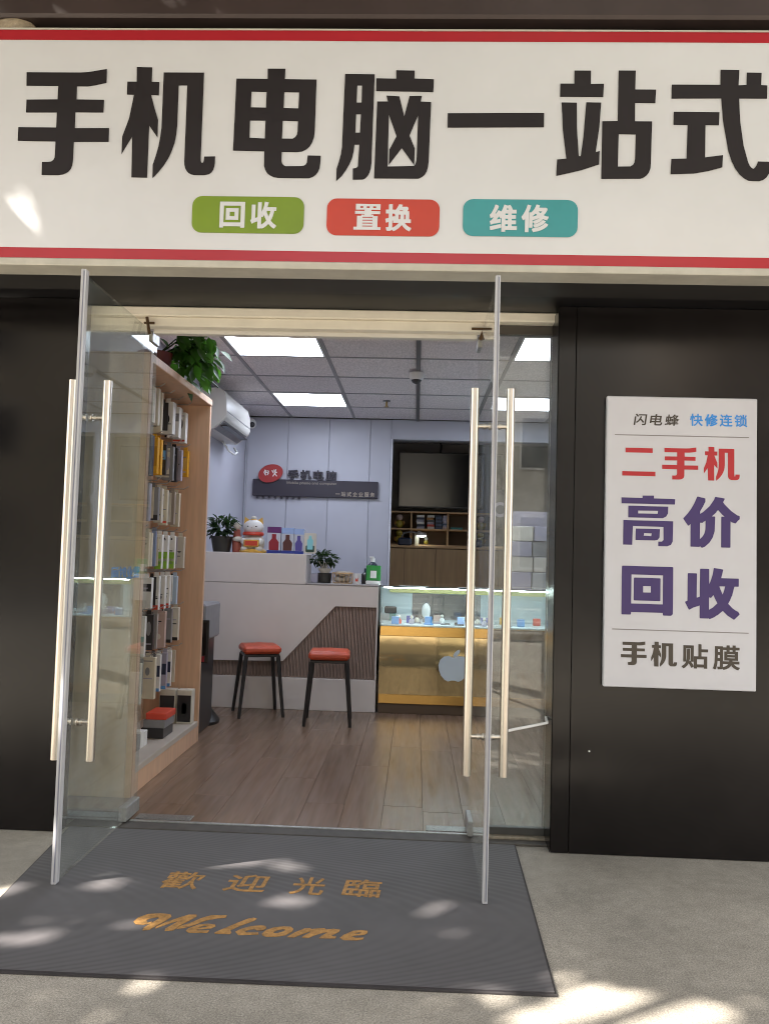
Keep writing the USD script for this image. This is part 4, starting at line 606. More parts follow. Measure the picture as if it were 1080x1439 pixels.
# seventh row
pack(4.12, 0.08, 0.04, 0.36, 0.56, GREYP, 'smoky grey blister at the near end of the lowest hanging row', logo=(0.5, 0.55, 0.25, 0.15, DARK))
pack(4.27, 0.05, 0.03, 0.36, 0.57, OFFWHITE, 'off-white blister beside the smoky grey one in the lowest hanging row')
pack(4.50, 0.09, 0.03, 0.35, 0.575, CREAMBOX, 'large cream package with a ring mark in the lowest hanging row', logo=(0.55, 0.66, 0.14, 0.1, GREYP))
for yy, lb, c in ((4.63, 'left one of three slim white and blue sticks in the lowest hanging row', WHITE), (4.72, 'middle one of three slim white and blue sticks in the lowest hanging row', LILAC), (4.82, 'right one of three slim white and blue sticks in the lowest hanging row', WHITE)):
    pack(yy, 0.03, 0.02, 0.37, 0.575, c, lb, bands=[(0.0, 0.09, SKYB), (0.4, 0.7, NAVY)])
# slim packets between the larger ones
for row, zt, zb in (('top', 2.0, 1.84), ('second', 1.755, 1.585), ('third', 1.50, 1.33), ('fourth', 1.235, 1.075), ('fifth', 1.01, 0.855), ('sixth', 0.81, 0.64), ('seventh', 0.57, 0.38)):
    for k in range(11):
        y = 4.10 + 0.083 * k + R.uniform(-0.015, 0.015); x1 = -1.415 - R.uniform(0.0, 0.03); wd = R.uniform(0.05, 0.085); mt, cn = ((OFFWHITE, 'off-white'), (CREAMBOX, 'cream'), (WHITE, 'white'), (GREYP, 'grey'), (DARK, 'black'), (LILAC, 'lilac grey'))[R.randrange(6)]
        nth = ('first', 'second', 'third', 'fourth', 'fifth', 'sixth', 'seventh', 'eighth', 'ninth', 'tenth', 'last')[k]; tt = Thing('slim_packet', f'slim {cn} packet, {nth} from the door among the thin ones in the {row} row', 'package', (x1, y, zb), group='slim packets on the wooden shelf'); dz = R.uniform(-0.012, 0.012)
        tt.part('card', spin(box(x1 - wd, x1, y, y + 0.006, zb + dz, zt + dz, 0.001), R.uniform(-9, 9), (x1, y, 0)), mt); tt.part('hang_loop', box(x1 - wd * 0.5 - 0.009, x1 - wd * 0.5 + 0.009, y + 0.002, y + 0.006, zt + dz, zt + dz + 0.02), DARK)
# on the bottom deck
def carton(name, x0, x1, y0, y1, z0, z1, mat, label, bands=()):
    t = Thing(name, label, 'package', ((x0 + x1) / 2, (y0 + y1) / 2, z0), group='boxes lying on the shelf deck' if z0 < 0.5 else None); t.part('box', box(x0, x1, y0, y1, z0, z1, 0.003), mat)
    for a, b, c, d, mt in bands: t.part('printed_face', ext_xz(rect(x0 + a * (x1 - x0), z0 + c * (z1 - z0), x0 + b * (x1 - x0), z0 + d * (z1 - z0)), y0 - 0.0004, 0.0008), mt)
    return t
carton('product_box', -1.50, -1.405, 4.93, 5.0, 0.1355, 0.335, OFFWHITE, 'white and black boxed gadget, left of two at the back of the bottom deck', [(0.05, 0.95, 0.08, 0.82, DARK)])
carton('product_box', -1.395, -1.305, 4.93, 5.0, 0.1355, 0.335, OFFWHITE, 'white and black boxed gadget, right of two at the back of the bottom deck', [(0.05, 0.95, 0.06, 0.84, DARK), (0.35, 0.65, 0.3, 0.6, GREYP)])
z = 0.1355
for k, (mt, lb) in enumerate(((DARK, 'black flat box at the bottom of the stack on the shelf deck'), (GREYP, 'grey flat box in the middle of the stack on the shelf deck'), (REDC, 'red flat box on top of the stack on the shelf deck'))):
    hgt = (0.055, 0.045, 0.035)[k]; carton('flat_box', -1.47 + 0.012 * k, -1.345 + 0.006 * k, 4.52, 4.70, z, z + hgt, mt, lb); z += hgt + 0.0005
for k in range(4): carton('cable_pack', -1.46, -1.385, 4.16 + 0.055 * k, 4.21 + 0.055 * k, 0.1355, 0.225 - 0.01 * (k % 2), (DARK, GREYP, WHITE, WHITE)[k], ('small black pack nearest the door on the shelf deck', 'small grey pack second from the door on the shelf deck', 'small white pack third from the door on the shelf deck', 'small white pack beside the red-topped stack on the shelf deck')[k], [(0.3, 0.7, 0.3, 0.8, GREYP)])
carton('flat_box', -1.60, -1.48, 4.05, 4.35, 0.1355, 0.20, OFFWHITE, 'long off-white carton at the bottom of the pile at the back of the deck'); carton('flat_box', -1.60, -1.49, 4.08, 4.40, 0.2005, 0.27, WHITE, 'long white carton on top of the pile at the back of the deck')

# --- hanging plant on the shelf
t = Thing('potted_plant', 'lush green trailing plant in a red pot on top of the wooden shelf', 'plant', (-1.42, 4.55, 2.10))
t.part('pot', lathe([(0, 0), (0.07, 0), (0.095, 0.13), (0.085, 0.13), (0.065, 0.02), (0, 0.02)], (-1.45, 4.42, 2.10), 24), TERRA, smooth=40)
def leaf(c, d, up, L, W, fold=0.25):
    c, d = np.array(c, float), np.array(d, float); d /= np.linalg.norm(d); s = np.cross(d, up); s /= np.linalg.norm(s) + 1e-9; n = np.cross(s, d)
    st = [(0, 0.02), (0.22, 0.8), (0.5, 1.0), (0.78, 0.6), (1.0, 0.0)]; v = []; f = []
    for a, wd in st:
        mid = c + d * a * L - n * (a * a) * L * 0.22
        v += [mid - s * wd * W / 2 + n * fold * wd * W / 2, mid, mid + s * wd * W / 2 + n * fold * wd * W / 2]
    for k in range(4):
        o = 3 * k; f += [[o, o + 1, o + 4], [o, o + 4, o + 3], [o + 1, o + 2, o + 5], [o + 1, o + 5, o + 4]]
    return trimesh.Trimesh(v, f, process=False)
for k in range(150):
    c = np.array([-1.30 + R.gauss(0, 0.06), 4.58 + R.gauss(0, 0.13), 2.26 + R.gauss(0, 0.07)])
    c[0] = min(max(c[0], -1.46), -1.19); c[2] = min(max(c[2], 2.13), 2.43)
    d = np.array([R.uniform(-0.2, 1), R.uniform(-0.9, 0.3), R.uniform(-1.1, 0.25)])
    t.part('leaf', leaf(c, d, np.array([R.uniform(-0.4, 0.4), -0.5, 1]), R.uniform(0.07, 0.125), R.uniform(0.04, 0.065)), LEAF_IN, smooth=True)
for k in range(9):
    a = np.array([-1.45, 4.42, 2.21]); b = np.array([-1.2 + R.uniform(-0.1, 0.06), 4.6 + R.uniform(-0.22, 0.25), 2.2 + R.uniform(-0.08, 0.15)])
    t.part('stem', tube([a, (a + b) / 2 + np.array([0, 0, 0.07]), b], 0.004, 5), LEAF_DK)

# --- black kiosk between the shelf and the counter
t = Thing('kiosk', 'black floor kiosk with a glossy screen beside the wooden shelf', 'kiosk', (-1.42, 5.4, 0.009))
t.part('body', cat(box(-1.56, -1.335, 5.14, 5.56, 0.009, 0.60, 0.01)), DARK); t.part('head', box(-1.57, -1.30, 5.16, 5.55, 0.601, 0.83, 0.012), GREYP)
t.part('foot', lathe([(0, 0), (0.15, 0), (0.155, 0.02), (0.10, 0.09), (0.055, 0.22), (0.05, 0.32), (0, 0.32)], (-1.45, 5.62, 0.009), 28), BLACKMETAL, smooth=40)
pm = box(-1.42, -1.268, 5.13, 5.145, 0.47, 0.735, 0.003); t.part('screen_frame', pm, BLACKMETAL); t.part('screen', box(-1.405, -1.283, 5.125, 5.1295, 0.52, 0.72), SCREEN); t.part('red_label', box(-1.40, -1.29, 5.126, 5.1295, 0.478, 0.512), MAROON)

# --- reception counter
t = Thing('reception_counter', 'white two-tier reception counter with a slanted slatted wood panel', 'counter', (-0.95, 6.4, 0.009))
CY = 6.19
slat_poly = Polygon([(-0.59, 0.783), (-0.283, 0.782), (-0.283, 0.245), (-1.61, 0.245), (-1.61, 0.355), (-0.969, 0.365)])
front = rect(-1.645, 0.245, -0.272, 0.935).difference(slat_poly)
t.part('front_panel', ext_xz(front, CY + 0.03, 0.03), COUNTERW)
t.part('upper_tier', box(-1.645, -0.818, CY, CY + 0.32, 0.9375, 1.163, 0.004), COUNTERW)
t.part('worktop', box(-0.816, -0.272, CY - 0.004, CY + 0.60, 0.9375, 0.948, 0.002), pbr('worktop_grey', (0.36, 0.34, 0.33), 0.3)); t.part('worktop', box(-1.645, -0.818, CY + 0.33, CY + 0.60, 0.9375, 0.948, 0.002), COUNTERW)
t.part('body', box(-1.64, -0.276, CY + 0.031, CY + 0.59, 0.25, 0.934), DARKGAP); t.part('kick_base', box(-1.645, -0.272, CY + 0.004, CY + 0.58, 0.009, 0.244, 0.003), COUNTERW)
sl = []
for k in range(125):
    a = -1.61 + 0.0107 * k; g = rect(a, 0, a + 0.0072, 1).intersection(slat_poly)
    if not g.is_empty and g.area > 1e-5: sl.append(ext_xz(g, CY + 0.031, 0.013))
t.part('slat', cat(*sl), SLAT, kind='stuff')

# --- stools
def stool(cx, cy, deg, lb, a=0.135, splay=0.155):
    t = Thing('stool', lb, 'stool', (cx, cy, 0.009), group='red stools at the counter'); at = (cx, cy, 0)
    cu = box(cx - a, cx + a, cy - a, cy + a, 0.448, 0.505, 0.018); cu = cu.subdivide().subdivide()
    v = cu.vertices.copy(); v[:, 2] += np.where(v[:, 2] > 0.49, 0.012 * np.clip(1 - ((v[:, 0] - cx) ** 2 + (v[:, 1] - cy) ** 2) / a ** 2, 0, 1), 0); cu.vertices = v
    t.part('seat', spin(cu, deg, at), CUSHION, smooth=50)
    t.part('seat_frame', spin(box(cx - a + 0.012, cx + a - 0.012, cy - a + 0.012, cy + a - 0.012, 0.428, 0.4475, 0.004), deg, at), BLACKMETAL)
    for sx in (-1, 1):
        for sy in (-1, 1):
            t.part('leg', spin(tube([(cx + sx * (a - 0.022), cy + sy * (a - 0.022), 0.435), (cx + sx * splay, cy + sy * splay, 0.009)], [0.0155, 0.0115], 8), deg, at), BLACKMETAL, smooth=40)
stool(-1.105, 5.985, 20, 'red square-seated black stool on the left, in front of the plain white counter'); stool(-0.578, 5.772, 4, 'red square-seated black stool on the right, in front of the slatted wood panel', a=0.14)

# --- logo board on the back wall
t = Thing('logo_board', 'dark board with a red oval and Chinese characters on the back wall', 'sign', (-0.96, 7.79, 1.7))
CH = pbr('logo_dark', (0.035, 0.03, 0.045), 0.4)
t.part('board', box(-1.56, -0.373, 7.765, 7.798, 1.706, 1.866, 0.004), CH)
el = affinity.rotate(affinity.scale(Point(-1.39, 1.919).buffer(1, 24), 0.118, 0.083), 18); ov = t.part('red_oval', ext_xz(el, 7.764, 0.018), MAROON if False else pbr('oval_red', (0.36, 0.035, 0.035), 0.4))
from shapely.geometry import LineString
for cx, strokes in ((-1.43, [[(-0.012, 0.026), (-0.02, 0.004), (-0.006, -0.02)], [(-0.002, 0.022), (-0.004, 0.0)], [(0.008, 0.004), (0.02, 0.0), (0.012, -0.016)], [(0.016, 0.02), (0.022, 0.012)]]), (-1.352, [[(-0.024, 0.024), (-0.012, 0.004)], [(-0.014, -0.028), (0.004, 0.0), (0.012, 0.034)], [(0.004, 0.0), (0.02, 0.008)], [(0.0, -0.004), (0.02, -0.026)], [(-0.004, 0.03), (-0.002, 0.016)]])):
    t.part('brush_mark', ext_xz(union_all([LineString([(cx + a, 1.922 + b) for a, b in st_]).buffer(0.0048) for st_ in strokes]), 7.7455, 0.003), WHITE, under=ov)
for k, (ch, a) in enumerate((('手', -1.232), ('机', -1.113), ('电', -0.992), ('脑', -0.873))):
    t.part('letter', ext_xz(glyph_to(ch, a, a + 0.105, 1.872, 1.962), 7.79, 0.02), CH)
sm = meshkit.text_mesh('Mobile phone and computer', 0.022, 0.002); v = sm.vertices.copy(); k = 0.47 / (v[:, 0].max() - v[:, 0].min()); sm.vertices = np.c_[-1.235 + (v[:, 0] - v[:, 0].min()) * k, 7.7645 - v[:, 2], 1.826 + v[:, 1]]
GT = pbr('gold_text', (0.36, 0.31, 0.25), 0.4); t.part('lettering', sm, GT)
for k, ch in enumerate('一站式企业服务'): t.part('letter', ext_xz(glyph_to(ch, -0.772 + 0.0545 * k, -0.730 + 0.0545 * k, 1.720, 1.764), 7.7645, 0.002), GT)
for k in range(8): t.part('peg', cyl((-1.515 + 0.057 * k, 7.79, 1.694), (-1.515 + 0.057 * k, 7.768, 1.694), 0.012, 12), CH)  # small dark tabs standing in for shadow marks below the board

# --- things on the counter
def clump(t, c, r, n, size, mat, name='foliage', seed=0, flat=0.8):
    g = np.random.default_rng(seed); ms = []
    for k in range(n):
        u = g.normal(size=3); u /= np.linalg.norm(u); p_ = np.array(c) + u * np.array(r) * g.uniform(0.25, 1.0)
        d = u * 0.8 + g.normal(size=3) * 0.5; d[2] = d[2] * flat; ms.append(leaf(p_, d, np.array([g.normal() * 0.4, g.normal() * 0.4, 1]), size * g.uniform(0.7, 1.3), size * g.uniform(0.35, 0.6)))
    t.part(name, cat(*ms), mat)
t = Thing('potted_plant', 'dark leafy plant in a black pot at the left end of the high counter', 'plant', (-1.5, 6.36, 1.163))
t.part('pot', lathe([(0, 0), (0.065, 0), (0.085, 0.12), (0.075, 0.12), (0.06, 0.02), (0, 0.02)], (-1.5, 6.36, 1.163), 20), POTB, smooth=40); clump(t, (-1.5, 6.36, 1.345), (0.12, 0.08, 0.085), 150, 0.06, LEAF_DK, seed=1)
t.part('sprig', cat(*[tube([(-1.49, 6.36, 1.36), (-1.44, 6.34, 1.44), (-1.38 + 0.02 * k, 6.33, 1.425 - 0.03 * k)], 0.003, 5) for k in range(3)]), LEAF_IN)
# lucky cat
t = Thing('lucky_cat', 'white and gold lucky cat figure with a red collar on the high counter', 'figurine', (-1.25, 6.32, 1.163))
cx, cy, cz = -1.25, 6.33, 1.163
bd = ball((cx, cy, cz + 0.075), (0.088, 0.072, 0.08), 3); t.part('body', bd, OFFWHITE, smooth=True); t.part('base', lathe([(0, 0), (0.10, 0), (0.105, 0.012), (0.085, 0.028), (0, 0.028)], (cx, cy, cz), 28), GOLDP, smooth=40)
t.part('head', ball((cx, cy - 0.01, cz + 0.195), (0.078, 0.066, 0.06), 3), WHITE, smooth=True)
for k in (-1, 1):
    t.part('ear', trimesh.convex.convex_hull(np.array([(cx + k * 0.075, cy - 0.01, cz + 0.215), (cx + k * 0.03, cy - 0.015, cz + 0.25), (cx + k * 0.068, cy - 0.01, cz + 0.275), (cx + k * 0.055, cy + 0.02, cz + 0.23)])), GOLDP)
    t.part('eye', ball((cx + k * 0.03, cy - 0.068, cz + 0.20), (0.009, 0.005, 0.005), 1), DARK); t.part('paw', ball((cx + k * 0.062, cy - 0.055, cz + 0.085), (0.024, 0.02, 0.026), 2), WHITE, smooth=True); t.part('foot', ball((cx + k * 0.055, cy - 0.06, cz + 0.03), (0.03, 0.028, 0.02), 2), OFFWHITE, smooth=True)
t.part('topknot', ball((cx, cy - 0.01, cz + 0.265), (0.022, 0.02, 0.018), 2), OFFWHITE, smooth=True); t.part('topknot_band', ball((cx, cy - 0.01, cz + 0.25), (0.03, 0.026, 0.01), 2), GOLDP, smooth=True)
t.part('collar', lathe([(0.060, 0), (0.078, 0.0), (0.082, 0.012), (0.076, 0.026), (0.058, 0.026)], (cx, cy - 0.006, cz + 0.132), 28), REDC, smooth=40); t.part('nose', ball((cx, cy - 0.075, cz + 0.19), (0.006, 0.004, 0.004), 1), PALEPINK)
t.part('plaque', box(cx - 0.058, cx + 0.058, cy - 0.085, cy - 0.066, cz + 0.045, cz + 0.098, 0.005), GOLDP); t.part('plaque_face', box(cx - 0.048, cx + 0.048, cy - 0.0875, cy - 0.0852, cz + 0.054, cz + 0.09, 0.001), REDC)
t = Thing('figurine', 'small figurine in a red coat beside the lucky cat', 'figurine', (-1.385, 6.36, 1.163)); t.part('body', lathe([(0, 0), (0.032, 0), (0.036, 0.08), (0.024, 0.175), (0, 0.18)], (-1.385, 6.37, 1.163), 18), pbr('faded_red', (0.35, 0.09, 0.06), 0.5), smooth=40); t.part('head', ball((-1.385, 6.37, 1.365), (0.03, 0.028, 0.032), 2), OFFWHITE, smooth=True)
t.part('arm', ball((-1.37, 6.335, 1.265), (0.04, 0.02, 0.02), 2), OFFWHITE, smooth=True)
BLUEB = pbr('box_blue', (0.03, 0.05, 0.28), 0.35)
def showbox(x0, x1, hgt, top, base, bottle, lb):
    t = Thing('display_box', lb, 'package', ((x0 + x1) / 2, 6.33, 1.163), group='display boxes on the high counter'); y = 6.29
    t.part('carton', box(x0, x1, y, y + 0.07, 1.1635, 1.163 + hgt, 0.003), pbr('box_pale', (0.55, 0.58, 0.66), 0.35)); t.part('header', box(x0 - 0.001, x1 + 0.001, y - 0.002, y + 0.02, 1.163 + hgt * 0.78, 1.163 + hgt + 0.002, 0.001), top); t.part('footer', box(x0 - 0.001, x1 + 0.001, y - 0.004, y + 0.02, 1.1638, 1.163 + hgt * 0.12, 0.001), base)
    c = (x0 + x1) / 2; wv = (x1 - x0) * 0.33; z0 = 1.163 + hgt * 0.14
    bt = Polygon([(c - wv, z0), (c + wv, z0), (c + wv * 1.05, z0 + hgt * 0.28), (c + wv * 0.4, z0 + hgt * 0.42), (c + wv * 0.4, z0 + hgt * 0.58), (c - wv * 0.4, z0 + hgt * 0.58), (c - wv * 0.4, z0 + hgt * 0.42), (c - wv * 1.05, z0 + hgt * 0.28)]).buffer(0.003)
    t.part('printed_bottle', ext_xz(bt, y - 0.0005, 0.0015), bottle); return t
showbox(-1.135, -1.033, 0.20, pbr('violet', (0.14, 0.03, 0.16), 0.4), BLUEB, MAROON, 'display box with a violet header and dark red bottle, next to the lucky cat')
showbox(-1.027, -0.932, 0.195, pbr('pale_blue', (0.35, 0.48, 0.78), 0.3), BLUEB, pbr('umber', (0.10, 0.03, 0.025), 0.5), 'display box with a pale blue header and brown print on the high counter')
showbox(-0.928, -0.858, 0.19, pbr('pale_blue', (0.35, 0.48, 0.78), 0.3), BLUEB, pbr('violet_b', (0.10, 0.08, 0.32), 0.4), 'narrow display box with a violet bottle on the high counter')
t = Thing('display_box', 'pale framed display card with a cyan bottle at the right of the high counter', 'package', (-0.80, 6.27, 1.163)); t.part('frame', ext_xz(rrect(-0.852, -0.758, 1.170, 1.325, 0.012), 6.29, 0.012), OFFWHITE); t.part('lower_print', ext_xz(rrect(-0.838, -0.772, 1.18, 1.23, 0.008), 6.2775, 0.0015), pbr('bottle_green', (0.02, 0.06, 0.04), 0.4)); t.part('printed_bottle', ext_xz(Polygon([(-0.826, 1.20), (-0.784, 1.20), (-0.782, 1.27), (-0.795, 1.285), (-0.795, 1.305), (-0.815, 1.305), (-0.815, 1.285), (-0.828, 1.27)]), 6.2765, 0.0015), pbr('cyan', (0.25, 0.62, 0.68), 0.35))
# on the low counter (z = 0.948)
LZ = 0.948
t = Thing('potted_plant', 'bushy plant in a pale bowl on a dark pot on the low counter', 'plant', (-0.70, 6.40, LZ)); t.part('pot', lathe([(0, 0), (0.05, 0), (0.055, 0.075), (0, 0.075)], (-0.70, 6.40, LZ), 20), POTB, smooth=40); t.part('bowl', lathe([(0, 0), (0.035, 0), (0.056, 0.035), (0.05, 0.035), (0.03, 0.008), (0, 0.008)], (-0.70, 6.40, LZ + 0.076), 20), OFFWHITE, smooth=40); clump(t, (-0.70, 6.40, LZ + 0.185), (0.105, 0.07, 0.062), 190, 0.045, LEAF_DK, seed=2); t.part('stem', cat(*[tube([(-0.70 + 0.008 * k, 6.37, LZ + 0.11), (-0.705 + 0.018 * k, 6.35, LZ + 0.165)], 0.003, 5) for k in range(-2, 3)]), OFFWHITE)
carton('small_box', -0.80, -0.748, 6.36, 6.42, LZ, LZ + 0.07, LILAC, 'small lilac grey box between the step and the bushy plant')
t = Thing('stone_basket', 'low wire basket of pale round stones on the counter', 'basket', (-0.565, 6.42, LZ))
for k in range(16):
    a = k * 2.4; rr = 0.06 * math.sqrt((k % 8) / 8); t.part('stone', ball((-0.56 + rr * math.cos(a), 6.41 + rr * math.sin(a), LZ + 0.03 + 0.042 * (k // 8)), (0.027, 0.025, 0.022), 1), pbr('pebble', (0.42, 0.36, 0.28), 0.6, vary=0.2, vscale=20), smooth=True)
t.part('basket_rim', lathe([(0.078, 0), (0.086, 0), (0.086, 0.008), (0.078, 0.008)], (-0.56, 6.41, LZ + 0.075), 28), BACKWOOD2); t.part('basket_base', lathe([(0, 0), (0.075, 0), (0.075, 0.006), (0, 0.006)], (-0.56, 6.41, LZ), 24), BACKWOOD)
t.part('basket_wire', cat(*[tube([(-0.56 + 0.074 * math.cos(a), 6.41 + 0.074 * math.sin(a), LZ), (-0.56 + 0.082 * math.cos(a), 6.41 + 0.082 * math.sin(a), LZ + 0.078)], 0.002, 5) for a in np.linspace(0, 6.28, 15)[:-1]]), BACKWOOD2)
t = Thing('paper_cup', 'white cup with a small picture beside the stone basket', 'cup', (-0.445, 6.33, LZ)); t.part('cup', lathe([(0, 0), (0.026, 0), (0.033, 0.08), (0.031, 0.08), (0.024, 0.004), (0, 0.004)], (-0.445, 6.33, LZ), 20), WHITE, smooth=40); t.part('picture', ext_xz(rect(-0.454, LZ + 0.02, -0.434, LZ + 0.05), 6.302, 0.001), REDC)
t = Thing('perfume_bottle', 'small dark bottle behind the white cup', 'bottle', (-0.385, 6.42, LZ)); t.part('body', lathe([(0, 0), (0.03, 0), (0.032, 0.075), (0.012, 0.09), (0, 0.09)], (-0.385, 6.42, LZ), 18), DARK, smooth=40); t.part('cap', cyl((-0.385, 6.42, LZ + 0.09), (-0.385, 6.42, LZ + 0.12), 0.012, 12), NAVY)
t = Thing('pump_bottle', 'navy pump bottle with a white cap behind the green stand', 'bottle', (-0.33, 6.46, LZ)); t.part('body', lathe([(0, 0), (0.034, 0), (0.036, 0.15), (0.015, 0.17), (0, 0.17)], (-0.335, 6.46, LZ), 18), NAVY, smooth=40); t.part('cap', cyl((-0.335, 6.46, LZ + 0.17), (-0.335, 6.46, LZ + 0.20), 0.018, 12), WHITE); t.part('spout', box(-0.36, -0.325, 6.45, 6.47, LZ + 0.20, LZ + 0.213, 0.003), WHITE)
t = Thing('payment_stand', 'green payment stand with a blank white square on the low counter', 'stand', (-0.315, 6.29, LZ)); t.part('base', box(-0.372, -0.262, 6.25, 6.33, LZ, LZ + 0.03, 0.004), WHITE); t.part('plate', box(-0.372, -0.262, 6.27, 6.285, LZ + 0.0305, LZ + 0.145, 0.004), GREENP); t.part('white_square', box(-0.34, -0.294, 6.2675, 6.2698, LZ + 0.05, LZ + 0.105), WHITE)

# --- glass showcase
t = Thing('glass_showcase', 'glass topped showcase with gold mirror front and white apple emblem', 'showcase', (0.5, 6.4, 0.009))
a, b, d0, d1 = -0.252, 1.30, 6.19, 6.70
t.part('base', box(a, b, d0 + 0.005, d1, 0.009, 0.081, 0.003), BROWNBASE); t.part('gold_bar', box(a, b, d0 - 0.004, d1, 0.0815, 0.150, 0.003), GOLD); t.part('mirror_panel', box(a, b, d0, d1 - 0.002, 0.1505, 0.577), GOLDMIR); t.part('gold_bar', box(a, b, d0 - 0.004, d1, 0.5775, 0.650, 0.003), GOLD)
t.part('deck', box(a + 0.006, b - 0.006, d0 + 0.008, d1 - 0.008, 0.6505, 0.660), pbr('deck_white', (0.62, 0.70, 0.72), 0.3))
t.part('front_glass', box(a, b, d0, d0 + 0.006, 0.6505, 0.939), CASEGLASS); t.part('side_glass', box(a, a + 0.006, d0 + 0.0065, d1 - 0.001, 0.6505, 0.939), CASEGLASS); t.part('top_glass', box(a, b, d0, d1, 0.9395, 0.946), CASEGLASS); t.part('top_edge', box(a - 0.001, b, d0 - 0.003, d0 - 0.0005, 0.9385, 0.947), pbr('edge_dark', (0.04, 0.06, 0.06), 0.3)); t.part('corner_edge', box(a - 0.003, a - 0.0005, d0 - 0.002, d0 + 0.008, 0.6505, 0.938), pbr('edge_teal', (0.12, 0.32, 0.33), 0.25))
t.part('back_panel', box(a + 0.006, b, d1 - 0.012, d1 - 0.002, 0.6605, 0.938), pbr('case_back', (0.55, 0.63, 0.66), 0.3)); t.part('back_mirror', box(-0.02, 0.42, d1 - 0.014, d1 - 0.0125, 0.67, 0.875), pbr('case_mirror', (0.25, 0.25, 0.27), 0.12, metal=0.8))
t.part('top_batten', box(a + 0.05, b - 0.05, d1 - 0.05, d1 - 0.02, 0.880, 0.925, 0.004), pbr('batten_yellow', (0.66, 0.62, 0.24), 0.4)); t.part('light_strip', box(a + 0.02, b - 0.02, d0 + 0.012, d0 + 0.026, 0.929, 0.9375), emit('case_light', (0.85, 1.0, 1.0), 6.5))
ap = np.array([(0, .60), (.14, .67), (.32, .66), (.46, .58), (.40, .50), (.37, .36), (.41, .22), (.50, .12), (.46, 0), (.38, -.14), (.28, -.26), (.17, -.32), (.05, -.28), (-.05, -.28), (-.17, -.32), (-.28, -.26), (-.40, -.10), (-.47, .10), (-.49, .30), (-.44, .50), (-.32, .63), (-.16, .67)])
ap = ap[:, [0, 1]] * np.array([0.226, 0.19]) + np.array([0.297, 0.317]); apple = Polygon(ap).buffer(0.008).buffer(-0.008)
lf = affinity.rotate(affinity.scale(Point(0.318, 0.463).buffer(1, 12), 0.034, 0.014), 50)
EMB = pbr('emblem_white', (0.62, 0.72, 0.76), 0.3); em = t.part('apple_emblem', ext_xz(apple, d0 - 0.0002, 0.002), EMB); t.part('emblem_leaf', ext_xz(lf, d0 - 0.0002, 0.002), EMB, under=em)
for k in range(2): t.part('price_rail', box(-0.12 + 0.44 * k, 0.10 + 0.40 * k, d0 + 0.01, d0 + 0.03, 0.9465, 0.951), WHITE)
items = [(-0.17, 6.26, 'blue', SKYB), (-0.06, 6.40, 'blue', BLUEB), (0.08, 6.35, 'blue', SKYB), (0.33, 6.42, 'light blue', pbr('pale_blue', (0.35, 0.48, 0.78), 0.3))]
names = ['small blue box at the left end inside the showcase', 'dark blue box in the second place inside the showcase', 'bright blue box standing near the middle of the showcase', 'light blue box beside the right door handle inside the showcase']
items += [(0.52, 6.45, 'x', WHITE), (0.66, 6.5, 'x', YELLOW), (0.78, 6.36, 'x', SKYB), (0.92, 6.5, 'x', REDC), (-0.2, 6.6, 'x', TEALC), (0.4, 6.6, 'x', OFFWHITE), (0.15, 6.62, 'x', PALEPINK), (1.05, 6.4, 'x', LILAC)]
names += ['white box right of the right door edge in the showcase', 'yellow box at the back right of the showcase', 'blue box far right in the showcase behind the side glass', 'red box at the far right back of the showcase', 'teal box under the black pouch at the left back of the showcase', 'off-white box at the back of the showcase behind the door handle', 'pale pink box at the back of the showcase beside the white ornament', 'lilac box at the far right end of the showcase']
for (xx, yy, c, mt), lb in zip(items, names): solo('gadget_box', box(xx, xx + 0.055, yy, yy + 0.03, 0.6605, 0.715, 0.002), mt, lb, 'package', 'small boxes in the showcase')
t = Thing('white_ornament', 'white rounded ornament standing inside the showcase', 'ornament', (0.09, 6.55, 0.66)); t.part('body', ball((0.09, 6.55, 0.745), (0.035, 0.03, 0.062), 2), WHITE, smooth=True); t.part('base', cyl((0.09, 6.55, 0.6605), (0.09, 6.55, 0.69), 0.028, 16), GREYP)
for xx, yy, c, lb in ((-0.115, 6.30, REDC, 'tiny figurine with a red foot at the front left of the showcase'), (-0.02, 6.30, LILAC, 'tiny lilac figurine at the front of the showcase'), (0.215, 6.5, WHITE, 'tiny white figurine farther back in the showcase'), (0.02, 6.45, OFFWHITE, 'tiny dark haired figurine beside the white ornament')):
    t = Thing('figurine', lb, 'figurine', (xx, yy, 0.66), group='tiny figurines in the showcase'); t.part('body', lathe([(0, 0), (0.018, 0), (0.02, 0.025), (0.009, 0.04), (0, 0.04)], (xx, yy, 0.6605), 12), c, smooth=40); t.part('head', ball((xx, yy, 0.712), (0.013, 0.013, 0.014), 1), OFFWHITE if c is not OFFWHITE else DARK, smooth=True)
phs = [(0.07, 6.28, SKYB, 'blue handset lying at the front of the showcase'), (0.20, 6.30, GREYP, 'grey handset lying at the front of the showcase'), (0.30, 6.28, DARK, 'black handset lying nearest the door handle in the showcase'), (0.31, 6.42, DARK, 'black handset lying farther back near the door handle'), (0.14, 6.38, LILAC, 'lilac handset lying in the middle row of the showcase'), (0.44, 6.3, SKYB, 'blue handset lying right of the door handle in the showcase'), (0.56, 6.32, WHITE, 'white handset lying far right in the showcase'), (0.66, 6.3, LILAC, 'lilac handset lying far right in the showcase'), (-0.02, 6.38, GREYP, 'pale grey handset lying behind the tiny figurines')]
for xx, yy, mt, lb in phs:
    t = Thing('handset', lb, 'phone', (xx, yy, 0.66), group='handsets in the showcase'); t.part('body', spin(box(xx, xx + 0.072, yy, yy + 0.05, 0.6605, 0.670, 0.003), R.uniform(-12, 12), (xx, yy, 0)), mt); t.part('screen', spin(box(xx + 0.006, xx + 0.066, yy + 0.004, yy + 0.046, 0.6702, 0.6708), 0, (xx, yy, 0)), SCREEN)
